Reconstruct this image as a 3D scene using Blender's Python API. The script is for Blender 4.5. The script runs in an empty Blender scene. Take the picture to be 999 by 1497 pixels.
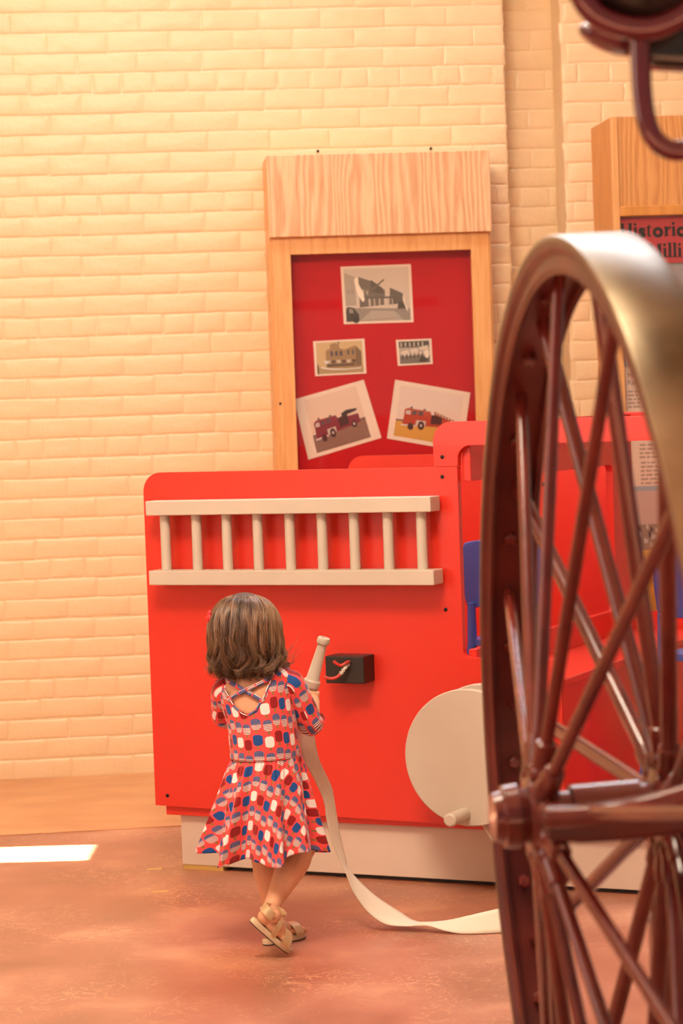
import bpy, bmesh, math, random
from math import sin, cos, pi, radians, sqrt, atan, floor as flr
from mathutils import Vector, Matrix, noise
from mathutils.geometry import tessellate_polygon
random.seed(7)
SC = bpy.context.scene
COL = SC.collection

# ------------------------------------------------------------------ camera, light, exposure
FPX = 85 / 24 * 999
ROLL = .035
PITCH = atan(158 / FPX)
EYE = Vector((0, 0, 1.25))
F_ = Vector((0, cos(PITCH), -sin(PITCH)))
R0 = Vector((1, 0, 0)); U0 = Vector((0, sin(PITCH), cos(PITCH)))
R_ = cos(ROLL) * R0 - sin(ROLL) * U0
U_ = sin(ROLL) * R0 + cos(ROLL) * U0
cam_d = bpy.data.cameras.new('camera')
cam_d.sensor_fit = 'HORIZONTAL'; cam_d.sensor_width = 24; cam_d.lens = 85
cam_d.dof.use_dof = True; cam_d.dof.focus_distance = 5.75; cam_d.dof.aperture_fstop = 6.0
cam = bpy.data.objects.new('camera', cam_d); COL.objects.link(cam)
m3 = Matrix((R_, U_, -F_)).transposed()
cam.matrix_world = Matrix.Translation(EYE) @ m3.to_4x4()
SC.camera = cam
SC.view_settings.view_transform = 'Standard'; SC.view_settings.look = 'None'
SC.view_settings.exposure = 0.0; SC.view_settings.gamma = 1.0
SC.view_settings.use_curve_mapping = False
world = bpy.data.worlds.new('world'); SC.world = world; world.use_nodes = True
bgn = world.node_tree.nodes['Background']
bgn.inputs[0].default_value = (1.0, .80, .62, 1); bgn.inputs[1].default_value = .34

def area(name, loc, target, sx, sy, power, col):
    l = bpy.data.lights.new(name, 'AREA'); l.shape = 'RECTANGLE'; l.size = sx; l.size_y = sy
    l.energy = power; l.color = col
    o = bpy.data.objects.new(name, l); COL.objects.link(o); o.location = loc
    o.rotation_euler = (Vector(target) - Vector(loc)).to_track_quat('-Z', 'Y').to_euler()
    return o
area('ceiling_lamp_light', (-.55, 3.5, 3.6), (-.1, 7.0, .5), 1.1, .7, 122, (1, .83, .62))
area('ceiling_lamp_light', (-1.9, 5.2, 3.8), (-1.2, 7.0, 0), 1.6, .8, 20, (1, .84, .66))
area('window_light', (-3.6, 2.6, 2.0), (0, 5.6, .8), 2.2, 2.0, 50, (1, .92, .84))
area('skylight', (.4, 7.3, 3.95), (.1, 4.4, 1.0), 2.6, .8, 120, (.84, .91, 1))
sun_d = bpy.data.lights.new('sun', 'SUN'); sun_d.energy = 110; sun_d.angle = radians(.3); sun_d.color = (1, .93, .82)
sun = bpy.data.objects.new('sun', sun_d); COL.objects.link(sun)
SUN_DIR = Vector((cos(radians(38)), -.03, -sin(radians(38))))
sun.rotation_euler = SUN_DIR.to_track_quat('-Z', 'Y').to_euler()

# ------------------------------------------------------------------ measuring helpers
def ray(px, py): return F_ + (px - 499.5) / FPX * R_ - (py - 748.5) / FPX * U_
def at(px, py, Y):
    r = ray(px, py); return EYE + r * (Y / r.y)
def on_floor(px, py, z=0):
    r = ray(px, py); return EYE + r * ((z - EYE.z) / r.z)
def on_plane(px, py, P, n):
    r = ray(px, py); return EYE + r * ((P - EYE).dot(n) / r.dot(n))
def proj(P):
    d = P - EYE; z = d.dot(F_)
    return 499.5 + FPX * d.dot(R_) / z, 748.5 - FPX * d.dot(U_) / z

# ------------------------------------------------------------------ materials
class X:
    """a shader value; arithmetic on it adds Math nodes"""
    def __init__(s, nt, v): s.nt = nt; s.v = v
    def op(s, o, *a):
        n = s.nt.nodes.new('ShaderNodeMath'); n.operation = o
        for i, q in enumerate((s,) + a):
            q = q.v if isinstance(q, X) else q
            if isinstance(q, (int, float)): n.inputs[i].default_value = q
            else: s.nt.links.new(q, n.inputs[i])
        return X(s.nt, n.outputs[0])
    def __add__(s, o): return s.op('ADD', o)
    def __sub__(s, o): return s.op('SUBTRACT', o)
    def __mul__(s, o): return s.op('MULTIPLY', o)
    def __truediv__(s, o): return s.op('DIVIDE', o)
    def fl(s): return s.op('FLOOR')
    def fr(s): return s.op('FRACT')
    def ab(s): return s.op('ABSOLUTE')
    def lt(s, o): return s.op('LESS_THAN', o)
    def gt(s, o): return s.op('GREATER_THAN', o)
    def mx(s, o): return s.op('MAXIMUM', o)
    def mn(s, o): return s.op('MINIMUM', o)
    def md(s, o): return s.op('FLOORED_MODULO', o)
    def sq(s): return s.op('SQRT')

def mat(name, col, rough=.5, metal=0, coat=0, spec=.5, sheen=0):
    m = bpy.data.materials.new(name); m.use_nodes = True
    b = m.node_tree.nodes['Principled BSDF']
    b.inputs['Base Color'].default_value = (*col, 1); b.inputs['Roughness'].default_value = rough
    b.inputs['Metallic'].default_value = metal; b.inputs['Coat Weight'].default_value = coat
    b.inputs['Specular IOR Level'].default_value = spec
    if sheen: b.inputs['Sheen Weight'].default_value = sheen
    return m
def nd(m, t, **kw):
    n = m.node_tree.nodes.new(t)
    for k, v in kw.items():
        if hasattr(n, k): setattr(n, k, v)
        else: n.inputs[k].default_value = v
    return n
def lk(m, a, b): m.node_tree.links.new(a, b)
def ncol(m, c1, c2, scale=5, detail=4, stretch=(1, 1, 1), lo=.35, hi=.65, coords='Object', dist=0, rough=None, base=None):
    """colour varied by noise between c1 and c2; returns the noise output"""
    tc = nd(m, 'ShaderNodeTexCoord'); mp = nd(m, 'ShaderNodeMapping'); mp.inputs['Scale'].default_value = stretch
    lk(m, tc.outputs[coords], mp.inputs[0])
    n = nd(m, 'ShaderNodeTexNoise', Scale=scale, Detail=detail); n.inputs['Distortion'].default_value = dist
    lk(m, mp.outputs[0], n.inputs['Vector'])
    r = nd(m, 'ShaderNodeValToRGB'); r.color_ramp.elements[0].position = lo; r.color_ramp.elements[1].position = hi
    r.color_ramp.elements[0].color = (*c1, 1); r.color_ramp.elements[1].color = (*c2, 1)
    lk(m, n.outputs['Fac'], r.inputs[0])
    b = m.node_tree.nodes['Principled BSDF']
    lk(m, r.outputs[0], b.inputs['Base Color'])
    return n, mp, r
def bump(m, scale=30, strength=.2, dist=.002, detail=3, stretch=(1, 1, 1), coords='Object'):
    tc = nd(m, 'ShaderNodeTexCoord'); mp = nd(m, 'ShaderNodeMapping'); mp.inputs['Scale'].default_value = stretch
    lk(m, tc.outputs[coords], mp.inputs[0])
    n = nd(m, 'ShaderNodeTexNoise', Scale=scale, Detail=detail); lk(m, mp.outputs[0], n.inputs['Vector'])
    bp = nd(m, 'ShaderNodeBump'); bp.inputs['Strength'].default_value = strength; bp.inputs['Distance'].default_value = dist
    lk(m, n.outputs['Fac'], bp.inputs['Height']); lk(m, bp.outputs[0], m.node_tree.nodes['Principled BSDF'].inputs['Normal'])

M = {}
M['wall'] = mat('cream_wall_paint', (.80, .63, .38), .38, spec=.4)
ncol(M['wall'], (.785, .590, .345), (.825, .636, .390), 3, 5)
bump(M['wall'], 17, .55, .008, 7)
M['floor'] = mat('stained_concrete', (.4, .16, .09), .3, coat=.22)
M['floor'].node_tree.nodes['Principled BSDF'].inputs['Coat Roughness'].default_value = .38
n_, mp_, r_ = ncol(M['floor'], (.30, .115, .062), (.58, .30, .175), 3.4, 12, (1, 1, 1), .3, .7, dist=.25)
e = r_.color_ramp.elements.new(.55); e.color = (.43, .18, .108, 1)
# fine pale veins in the concrete
tc = nd(M['floor'], 'ShaderNodeTexCoord'); vn = nd(M['floor'], 'ShaderNodeTexNoise', Scale=17, Detail=12); vn.inputs['Distortion'].default_value = 1.5
lk(M['floor'], tc.outputs['Object'], vn.inputs['Vector'])
vr = nd(M['floor'], 'ShaderNodeValToRGB'); vr.color_ramp.elements[0].position = .48; vr.color_ramp.elements[0].color = (0, 0, 0, 1)
vr.color_ramp.elements[1].position = .5; vr.color_ramp.elements[1].color = (1, 1, 1, 1)
ee = vr.color_ramp.elements.new(.52); ee.color = (0, 0, 0, 1)
lk(M['floor'], vn.outputs['Fac'], vr.inputs[0])
pn = nd(M['floor'], 'ShaderNodeTexNoise', Scale=3, Detail=2); lk(M['floor'], tc.outputs['Object'], pn.inputs['Vector'])
mu = X(M['floor'].node_tree, vr.outputs[0]) * (X(M['floor'].node_tree, pn.outputs['Fac']) - .40).mx(0) * 3.2
mixf = nd(M['floor'], 'ShaderNodeMixRGB'); mixf.inputs[2].default_value = (.75, .42, .24, 1)
lk(M['floor'], mu.v, mixf.inputs[0]); lk(M['floor'], r_.outputs[0], mixf.inputs[1])
lk(M['floor'], mixf.outputs[0], M['floor'].node_tree.nodes['Principled BSDF'].inputs['Base Color'])
rr = nd(M['floor'], 'ShaderNodeMapRange'); rr.inputs[3].default_value = .26; rr.inputs[4].default_value = .50
lk(M['floor'], n_.outputs['Fac'], rr.inputs[0]); lk(M['floor'], rr.outputs[0], M['floor'].node_tree.nodes['Principled BSDF'].inputs['Roughness'])
bump(M['floor'], 60, .12, .002, 6)
M['strip'] = mat('bare_concrete_strip', (.62, .33, .14), .42)
ncol(M['strip'], (.56, .27, .115), (.66, .36, .16), 4, 8, (1, 2, 1)); bump(M['strip'], 50, .15, .002)
M['ceil'] = mat('ceiling_paint', (.8, .74, .62), .8)
M['red'] = mat('red_truck_paint', (.70, .034, .018), .32, coat=.12)
ncol(M['red'], (.68, .033, .018), (.72, .038, .021), 2, 3); bump(M['red'], 220, .12, .0006, 2)
M['white'] = mat('ivory_paint', (.58, .52, .43), .42)
ncol(M['white'], (.57, .505, .415), (.60, .535, .44), 6, 3); bump(M['white'], 120, .1, .0006)
M['base'] = mat('plinth_laminate', (.66, .53, .43), .34)
ncol(M['base'], (.60, .475, .38), (.69, .56, .455), 2.5, 4)
M['wood'] = mat('oak_frame', (.70, .36, .13), .38, coat=.1)
ncol(M['wood'], (.66, .31, .10), (.78, .43, .17), 7, 6, (6, 6, .55), .3, .7, dist=1.2)
M['ply'] = mat('oak_header_panel', (.68, .34, .14), .32, coat=.15)
tc = nd(M['ply'], 'ShaderNodeTexCoord'); mp = nd(M['ply'], 'ShaderNodeMapping'); mp.inputs['Scale'].default_value = (2.2, 2.2, .42)
wv = nd(M['ply'], 'ShaderNodeTexWave', Scale=2.6, Distortion=26, Detail=3); wv.inputs['Detail Scale'].default_value = .55; wv.inputs['Detail Roughness'].default_value = .62
fnz = nd(M['ply'], 'ShaderNodeTexNoise', Scale=60, Detail=5); mp9 = nd(M['ply'], 'ShaderNodeMapping'); mp9.inputs['Scale'].default_value = (4, 4, .18)
lk(M['ply'], tc.outputs['Object'], mp9.inputs[0]); lk(M['ply'], mp9.outputs[0], fnz.inputs['Vector'])
mp.inputs['Scale'].default_value = (4.5, 4.5, .55)
lk(M['ply'], tc.outputs['Object'], mp.inputs[0]); lk(M['ply'], mp.outputs[0], wv.inputs['Vector'])
wr = nd(M['ply'], 'ShaderNodeValToRGB'); wr.color_ramp.elements[0].color = (.58, .28, .13, 1); wr.color_ramp.elements[1].color = (.82, .53, .30, 1)
wr.color_ramp.elements[0].position = .1; wr.color_ramp.elements[1].position = .85
fx = X(M['ply'].node_tree, wv.outputs['Fac']) * .5 + X(M['ply'].node_tree, fnz.outputs['Fac']) * .9 - .15
lk(M['ply'], fx.v, wr.inputs[0]); lk(M['ply'], wr.outputs[0], M['ply'].node_tree.nodes['Principled BSDF'].inputs['Base Color'])
M['woods'] = mat('oak_amber', (.62, .27, .06), .4)
ncol(M['woods'], (.56, .22, .045), (.68, .31, .075), 7, 6, (6, 6, .6), .3, .7, dist=1)
M['ply2'] = mat('oak_header_amber', (.6, .28, .08), .36)
tc = nd(M['ply2'], 'ShaderNodeTexCoord'); mp = nd(M['ply2'], 'ShaderNodeMapping'); mp.inputs['Scale'].default_value = (3, 3, .5)
mp.inputs['Scale'].default_value = (5, 5, .6)
wv = nd(M['ply2'], 'ShaderNodeTexWave', Scale=2.8, Distortion=22, Detail=3); wv.inputs['Detail Scale'].default_value = .6
fnz = nd(M['ply2'], 'ShaderNodeTexNoise', Scale=60, Detail=5); mp9 = nd(M['ply2'], 'ShaderNodeMapping'); mp9.inputs['Scale'].default_value = (4, 4, .2)
lk(M['ply2'], tc.outputs['Object'], mp9.inputs[0]); lk(M['ply2'], mp9.outputs[0], fnz.inputs['Vector'])
lk(M['ply2'], tc.outputs['Object'], mp.inputs[0]); lk(M['ply2'], mp.outputs[0], wv.inputs['Vector'])
wr = nd(M['ply2'], 'ShaderNodeValToRGB'); wr.color_ramp.elements[0].color = (.50, .20, .055, 1); wr.color_ramp.elements[1].color = (.70, .35, .12, 1)
wr.color_ramp.elements[0].position = .15; wr.color_ramp.elements[1].position = .85
fx = X(M['ply2'].node_tree, wv.outputs['Fac']) * .45 + X(M['ply2'].node_tree, fnz.outputs['Fac']) * .9 - .12
lk(M['ply2'], fx.v, wr.inputs[0]); lk(M['ply2'], wr.outputs[0], M['ply2'].node_tree.nodes['Principled BSDF'].inputs['Base Color'])
M['felt'] = mat('crimson_felt', (.50, .012, .016), .85, spec=.2); bump(M['felt'], 400, .3, .0006)
M['glass'] = mat('clear_glass', (1, 1, 1), .02)
gm = M['glass']; gb = gm.node_tree.nodes['Principled BSDF']
gm.node_tree.nodes.remove(gb)
tr = nd(gm, 'ShaderNodeBsdfTransparent'); gl = nd(gm, 'ShaderNodeBsdfGlossy'); gl.inputs['Roughness'].default_value = .03
fr = nd(gm, 'ShaderNodeLayerWeight'); mxs = nd(gm, 'ShaderNodeMixShader')
f2 = X(gm.node_tree, fr.outputs['Facing']).op('POWER', 5.0) * .9 + .035
lk(gm, f2.v, mxs.inputs[0]); lk(gm, tr.outputs[0], mxs.inputs[1]); lk(gm, gl.outputs[0], mxs.inputs[2])
lk(gm, mxs.outputs[0], gm.node_tree.nodes['Material Output'].inputs[0])
M['black'] = mat('black_paint', (.018, .014, .012), .4); bump(M['black'], 150, .1, .0005)
M['screw'] = mat('dark_screw', (.03, .02, .018), .4, .6)
M['maroon'] = mat('maroon_enamel', (.22, .028, .022), .24, coat=.28)
ncol(M['maroon'], (.11, .014, .012), (.18, .026, .018), 12, 4)
M['maroond'] = mat('maroon_enamel_dark', (.115, .012, .012), .38, spec=.4)
ncol(M['maroond'], (.075, .009, .009), (.13, .018, .014), 10, 5)
M['iron'] = mat('worn_steel_tyre', (.46, .41, .32), .36, .7)
ncol(M['iron'], (.15, .11, .06), (.34, .28, .18), 4, 5, lo=.38, hi=.58)
M['rod'] = mat('plum_enamel', (.10, .012, .022), .2, coat=.6)
M['drum'] = mat('black_enamel', (.012, .010, .008), .25, coat=.4)
M['hose'] = mat('woven_white_hose', (.80, .70, .55), .8, spec=.2)
bump(M['hose'], 1, .0, .001)
tc = nd(M['hose'], 'ShaderNodeTexCoord'); ck = nd(M['hose'], 'ShaderNodeTexChecker', Scale=1); mp = nd(M['hose'], 'ShaderNodeMapping')
mp.inputs['Scale'].default_value = (500, 500, 1); lk(M['hose'], tc.outputs['UV'], mp.inputs[0]); lk(M['hose'], mp.outputs[0], ck.inputs[0])
ck.inputs[1].default_value = (.83, .73, .58, 1); ck.inputs[2].default_value = (.70, .60, .47, 1)
lk(M['hose'], ck.outputs[0], M['hose'].node_tree.nodes['Principled BSDF'].inputs['Base Color'])
M['skin'] = mat('skin', (.76, .40, .235), .5, spec=.35)
M['skin'].node_tree.nodes['Principled BSDF'].inputs['Subsurface Weight'].default_value = .12
M['skin'].node_tree.nodes['Principled BSDF'].inputs['Subsurface Radius'].default_value = (.02, .008, .004)
M['hair'] = mat('brown_hair', (.12, .055, .028), .36, spec=.6)
ncol(M['hair'], (.06, .028, .016), (.24, .13, .07), 45, 2, (1, 1, .12), .35, .68)
M['hairb'] = mat('light_brown_hair', (.34, .19, .10), .36, spec=.6)
M['scalp'] = mat('hair_mass', (.07, .032, .016), .6)
M['bow'] = mat('red_bow', (.75, .02, .025), .5)
M['sole'] = mat('sandal_sole', (.70, .55, .36), .6)
M['solek'] = mat('sandal_tread', (.06, .04, .03), .7)
M['gold'] = mat('gold_leather', (.68, .50, .28), .32, .45)
M['blue'] = mat('blue_plastic', (.06, .10, .40), .35)
M['eye'] = mat('eye_white', (.8, .78, .74), .2); M['iris'] = mat('iris', (.10, .05, .03), .2); M['lip'] = mat('lip', (.60, .22, .18), .45)
M['paper'] = mat('photo_paper', (.80, .66, .52), .35)
M['cord'] = mat('red_cord', (.62, .03, .025), .4); ncol(M['cord'], (.45, .08, .05), (.66, .03, .025), 90, 3)
M['tape'] = mat('grey_tape', (.6, .52, .42), .5); ncol(M['tape'], (.3, .22, .16), (.72, .64, .52), 160, 3)
def flat(name, c, r=.4):
    if name not in M: M[name] = mat(name, c, r)
    return M[name]

# dress print: rows of ice lollies, plain ones and striped ones with a dotted blue corner
def dress_mat():
    m = mat('lolly_print_jersey', (.80, .07, .07), .75, spec=.25, sheen=.2); nt = m.node_tree
    tc = nd(m, 'ShaderNodeTexCoord'); sp = nd(m, 'ShaderNodeSeparateXYZ'); lk(m, tc.outputs['UV'], sp.inputs[0])
    pu, pv = .0222, .0370
    U = X(nt, sp.outputs[0]) / pu; V = X(nt, sp.outputs[1]) / pv
    c = U.fl(); V = V + (c * .371).fr() * .45; r = V.fl()
    lx = (U.fr() - .5) * pu; ly = (V.fr() - .5) * pv - .0035
    def rbox(hw, hh, rad):
        qx = (lx.ab() - (hw - rad)).mx(0); qy = (ly.ab() - (hh - rad)).mx(0)
        return (qx * qx + qy * qy).sq().lt(rad)
    inside = rbox(.0096, .0124, .0066)
    stick = lx.ab().lt(.0026) * (ly + .0158).ab().lt(.0045)
    stick = stick.mx(0)
    flag = r.md(2).lt(.5)
    k = (c + r * 1.5).fl().md(3)
    def mixc(fac, a, b):
        n = nt.nodes.new('ShaderNodeMixRGB'); lk(m, fac.v, n.inputs[0])
        for i, q in ((1, a), (2, b)):
            if isinstance(q, tuple): n.inputs[i].default_value = (*q, 1)
            else: lk(m, q, n.inputs[i])
        return n.outputs[0]
    blue, white, dred, bg, olive = (.012, .085, .32), (.92, .86, .84), (.30, .012, .014), (.90, .085, .085), (.36, .17, .05)
    navy = (.035, .06, .24)
    solid = mixc(k.lt(.5), mixc(k.lt(1.5), dred, white), blue)
    stripes = mixc((ly / .0034).fr().lt(.5), white, dred)
    dots = (((lx / .0024).fr() - .5).ab() + ((ly / .0024).fr() - .5).ab()).lt(.28)
    canton = (ly - .001 + (c.md(2) - .5) * .004).gt(0)
    fl_ = mixc(canton, stripes, mixc(dots, navy, (.55, .55, .62)))
    lolly = mixc(flag, solid, fl_)
    col = mixc(inside, mixc(stick, bg, olive), lolly)
    lk(m, col, nt.nodes['Principled BSDF'].inputs['Base Color'])
    return m
M['dress'] = dress_mat()

# ------------------------------------------------------------------ mesh helpers
class MB:
    def __init__(s): s.v = []; s.f = []; s.m = []; s.uv = None; s.cur = 0
    def add(s, vs, fs):
        o = len(s.v); s.v += [Vector(q) for q in vs]; s.f += [tuple(i + o for i in g) for g in fs]; s.m += [s.cur] * len(fs)
        return s
    def box(s, x0, x1, y0, y1, z0, z1):
        return s.add([(x0, y0, z0), (x1, y0, z0), (x1, y1, z0), (x0, y1, z0), (x0, y0, z1), (x1, y0, z1), (x1, y1, z1), (x0, y1, z1)],
                     [(0, 3, 2, 1), (4, 5, 6, 7), (0, 1, 5, 4), (1, 2, 6, 5), (2, 3, 7, 6), (3, 0, 4, 7)])
    def tube(s, path, rads, n=10, cap=True, flat=1, upv=None):
        path = [Vector(p) for p in path]
        if isinstance(rads, (int, float)): rads = [rads] * len(path)
        rings = []; prev = None
        for i, p in enumerate(path):
            t = (path[min(i + 1, len(path) - 1)] - path[max(i - 1, 0)])
            t = t.normalized() if t.length > 1e-9 else Vector((0, 0, 1))
            if prev is None:
                a = Vector(upv) if upv else (Vector((0, 0, 1)) if abs(t.z) < .9 else Vector((1, 0, 0)))
            else: a = prev
            a = (a - t * a.dot(t)).normalized(); prev = a; b = t.cross(a)
            rings.append([p + (a * cos(2 * pi * k / n) * flat + b * sin(2 * pi * k / n)) * rads[i] for k in range(n)])
        vs = [q for r in rings for q in r]; fs = []
        for i in range(len(path) - 1):
            for k in range(n):
                fs.append((i * n + k, i * n + (k + 1) % n, (i + 1) * n + (k + 1) % n, (i + 1) * n + k))
        if cap: fs += [tuple(range(n))[::-1], tuple((len(path) - 1) * n + k for k in range(n))]
        return s.add(vs, fs)
    def lathe(s, prof, p0=(0, 0, 0), axis=(0, 0, 1), n=32, cap=True):
        """prof: list of (distance along axis, radius)"""
        ax = Vector(axis).normalized(); a = (Vector((0, 0, 1)) if abs(ax.z) < .9 else Vector((1, 0, 0))); a = (a - ax * a.dot(ax)).normalized(); b = ax.cross(a)
        vs = []; fs = []
        for (d, r) in prof:
            for k in range(n): vs.append(Vector(p0) + ax * d + (a * cos(2 * pi * k / n) + b * sin(2 * pi * k / n)) * r)
        for i in range(len(prof) - 1):
            for k in range(n): fs.append((i * n + k, i * n + (k + 1) % n, (i + 1) * n + (k + 1) % n, (i + 1) * n + k))
        if cap: fs += [tuple(range(n))[::-1], tuple((len(prof) - 1) * n + k for k in range(n))]
        return s.add(vs, fs)
    def sphere(s, c, r, n=16, mtx=None):
        """r: radius or (rx, ry, rz)"""
        if isinstance(r, (int, float)): r = (r, r, r)
        vs = []; fs = []; h = n // 2
        for i in range(h + 1):
            th = pi * i / h
            for k in range(n):
                q = Vector((r[0] * sin(th) * cos(2 * pi * k / n), r[1] * sin(th) * sin(2 * pi * k / n), r[2] * cos(th)))
                if mtx: q = mtx @ q
                vs.append(Vector(c) + q)
        for i in range(h):
            for k in range(n): fs.append((i * n + k, (i + 1) * n + k, (i + 1) * n + (k + 1) % n, i * n + (k + 1) % n))
        return s.add(vs, fs)
    def prism(s, outer, y0, y1, holes=(), axis='y'):
        """polygon in (x, z), thickness in y"""
        loops = [list(outer)] + [list(h) for h in holes]
        tri = tessellate_polygon([[Vector((a, b, 0)) for a, b in l] for l in loops])
        flatp = [p for l in loops for p in l]; n = len(flatp)
        mk = (lambda a, b, y: (a, y, b)) if axis == 'y' else (lambda a, b, y: (y, a, b))
        vs = [mk(a, b, y0) for a, b in flatp] + [mk(a, b, y1) for a, b in flatp]
        fs = [tuple(t) for t in tri] + [tuple(i + n for i in reversed(t)) for t in tri]
        o = 0
        for l in loops:
            for i in range(len(l)):
                j = (i + 1) % len(l); fs.append((o + i, o + j, o + j + n, o + i + n))
            o += len(l)
        return s.add(vs, fs)
    def build(s, name, mats, parent=None, bevel=0, smooth=False, sub=0, origin=None, recalc=True, seg=2):
        me = bpy.data.meshes.new(name)
        org = Vector(origin) if origin is not None else Vector((0, 0, 0))
        me.from_pydata([v - org for v in s.v], [], s.f)
        if not isinstance(mats, (list, tuple)): mats = [mats]
        for q in mats: me.materials.append(q)
        if len(mats) > 1: me.polygons.foreach_set('material_index', s.m)
        if s.uv is not None:
            ul = me.uv_layers.new(name='UVMap')
            for li, l in enumerate(me.loops): ul.data[li].uv = s.uv[l.vertex_index] if isinstance(s.uv, list) else s.uv(li)
        if recalc:
            bm = bmesh.new(); bm.from_mesh(me); bmesh.ops.recalc_face_normals(bm, faces=bm.faces); bm.to_mesh(me); bm.free()
        if smooth: me.polygons.foreach_set('use_smooth', [True] * len(me.polygons))
        me.update()
        o = bpy.data.objects.new(name, me); COL.objects.link(o)
        if parent: o.parent = parent
        if origin is not None: o.location = org
        if bevel:
            b = o.modifiers.new('bevel', 'BEVEL'); b.width = bevel; b.segments = seg; b.limit_method = 'ANGLE'; b.angle_limit = radians(40)
        if sub:
            b = o.modifiers.new('sub', 'SUBSURF'); b.levels = sub; b.render_levels = sub
        if smooth == 'angle':
            me.polygons.foreach_set('use_smooth', [True] * len(me.polygons)); me.set_sharp_from_angle(angle=radians(35))
        return o

def tag(o, label=None, cat=None, group=None, kind=None):
    if label: o['label'] = label
    if cat: o['category'] = cat
    if group: o['group'] = group
    if kind: o['kind'] = kind
    return o
def empty(name, loc, rz=0):
    o = bpy.data.objects.new(name, None); COL.objects.link(o); o.location = loc; o.rotation_euler = (0, 0, rz); o.empty_display_size = .1
    return o
def rp(pts, seg=8):
    """polygon with rounded corners: points (x, z) or (x, z, radius)"""
    out = []; n = len(pts)
    for i, p in enumerate(pts):
        r = p[2] if len(p) > 2 else 0; P = Vector(p[:2])
        if not r: out.append((P.x, P.y)); continue
        A = (Vector(pts[i - 1][:2]) - P).normalized(); B = (Vector(pts[(i + 1) % n][:2]) - P).normalized()
        ang = A.angle(B); t = r / math.tan(ang / 2); c = P + (A + B).normalized() * (r / sin(ang / 2))
        a = P + A * t - c; b = P + B * t - c; full = a.angle_signed(b)
        for k in range(seg + 1):
            th = -full * k / seg
            q = Vector((a.x * cos(th) - a.y * sin(th), a.x * sin(th) + a.y * cos(th)))
            out.append((c.x + q.x, c.y + q.y))
    return out
def spline(pts, n):
    """Catmull-Rom through Vectors / tuples, n points per span"""
    P = [Vector(p) for p in pts]; out = []
    for i in range(len(P) - 1):
        a = P[max(i - 1, 0)]; b = P[i]; c = P[i + 1]; d = P[min(i + 2, len(P) - 1)]
        for k in range(n):
            t = k / n
            out.append(.5 * ((2 * b) + (c - a) * t + (2 * a - 5 * b + 4 * c - d) * t * t + (3 * b - a - 3 * c + d) * t ** 3))
    out.append(P[-1]); return out

# ------------------------------------------------------------------ the room
WYAW = radians(5.5)
WP = Vector((-.95, 8.275, 0)); WS = Vector((cos(WYAW), sin(WYAW), 0)); WN = Vector((sin(WYAW), -cos(WYAW), 0))
def wall_sz(px, py, out=0):
    """pixel -> (distance along the wall, height) on the plane 'out' metres in front of it"""
    q = on_plane(px, py, WP + WN * out, WN); return (q - WP).dot(WS), q.z
def W(s, out, z): return WP + WS * s + WN * out + Vector((0, 0, z))

MB().box(-4.6, 4.5, -3.5, 10.2, -.05, 0).build('floor', M['floor'])['kind'] = 'structure'
# paler unstained strip of concrete along the wall
fs = MB(); A = on_floor(0, 1222); Bq = on_floor(265, 1208); d = (Bq - A).normalized()
pA = A - d * 3.2; pB = Bq + d * 3.6
q1 = W(-3.6, -.2, 0); q2 = W(4.0, -.2, 0)
fs.add([pA, pB, (q2.x, q2.y, 0), (q1.x, q1.y, 0)] + [Vector((p[0], p[1], .0035)) for p in (pA, pB, q2, q1)],
       [(0, 3, 2, 1), (4, 5, 6, 7), (0, 1, 5, 4), (1, 2, 6, 5), (2, 3, 7, 6), (3, 0, 4, 7)])
tag(fs.build('floor_strip', M['strip'], bevel=.001), kind='structure')
tag(MB().box(-4.6, 4.5, -.5, 10.2, 4.1, 4.15).build('ceiling', M['ceil']), kind='structure')
# left wall (out of frame) with the narrow window the sun patch comes through
wl = MB(); wl.box(-4.15, -4.0, -.5, 6.85, 0, 4.1); wl.box(-4.15, -4.0, 7.09, 10.2, 0, 4.1)
wl.box(-4.15, -4.0, 6.85, 7.09, 0, 1.6); wl.box(-4.15, -4.0, 6.85, 7.09, 2.655, 4.1)
tag(wl.build('wall_left', M['wall']), kind='structure')

S_EDGE1 = wall_sz(742, 250)[0]; S_EDGE2 = wall_sz(826, 250)[0]; REC = .16
PITCHZ = .0686; PITCHS = .211; ZT = 4.1
wb = MB()
prof = [(-3.4, 0), (S_EDGE1, 0), (S_EDGE1, -REC), (S_EDGE2, -REC), (S_EDGE2, 0), (3.6, 0)]
for i in range(5):
    a, b = prof[i], prof[i + 1]
    wb.add([W(a[0], a[1], 0), W(b[0], b[1], 0), W(b[0], b[1], ZT), W(a[0], a[1], ZT)], [(0, 1, 2, 3)])
wb.add([W(-3.4, -.4, 0), W(3.6, -.4, 0), W(3.6, -.4, ZT), W(-3.4, -.4, ZT)], [(0, 3, 2, 1)])
wall = wb.build('wall_back', M['wall'], recalc=False); tag(wall, kind='structure')

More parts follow.
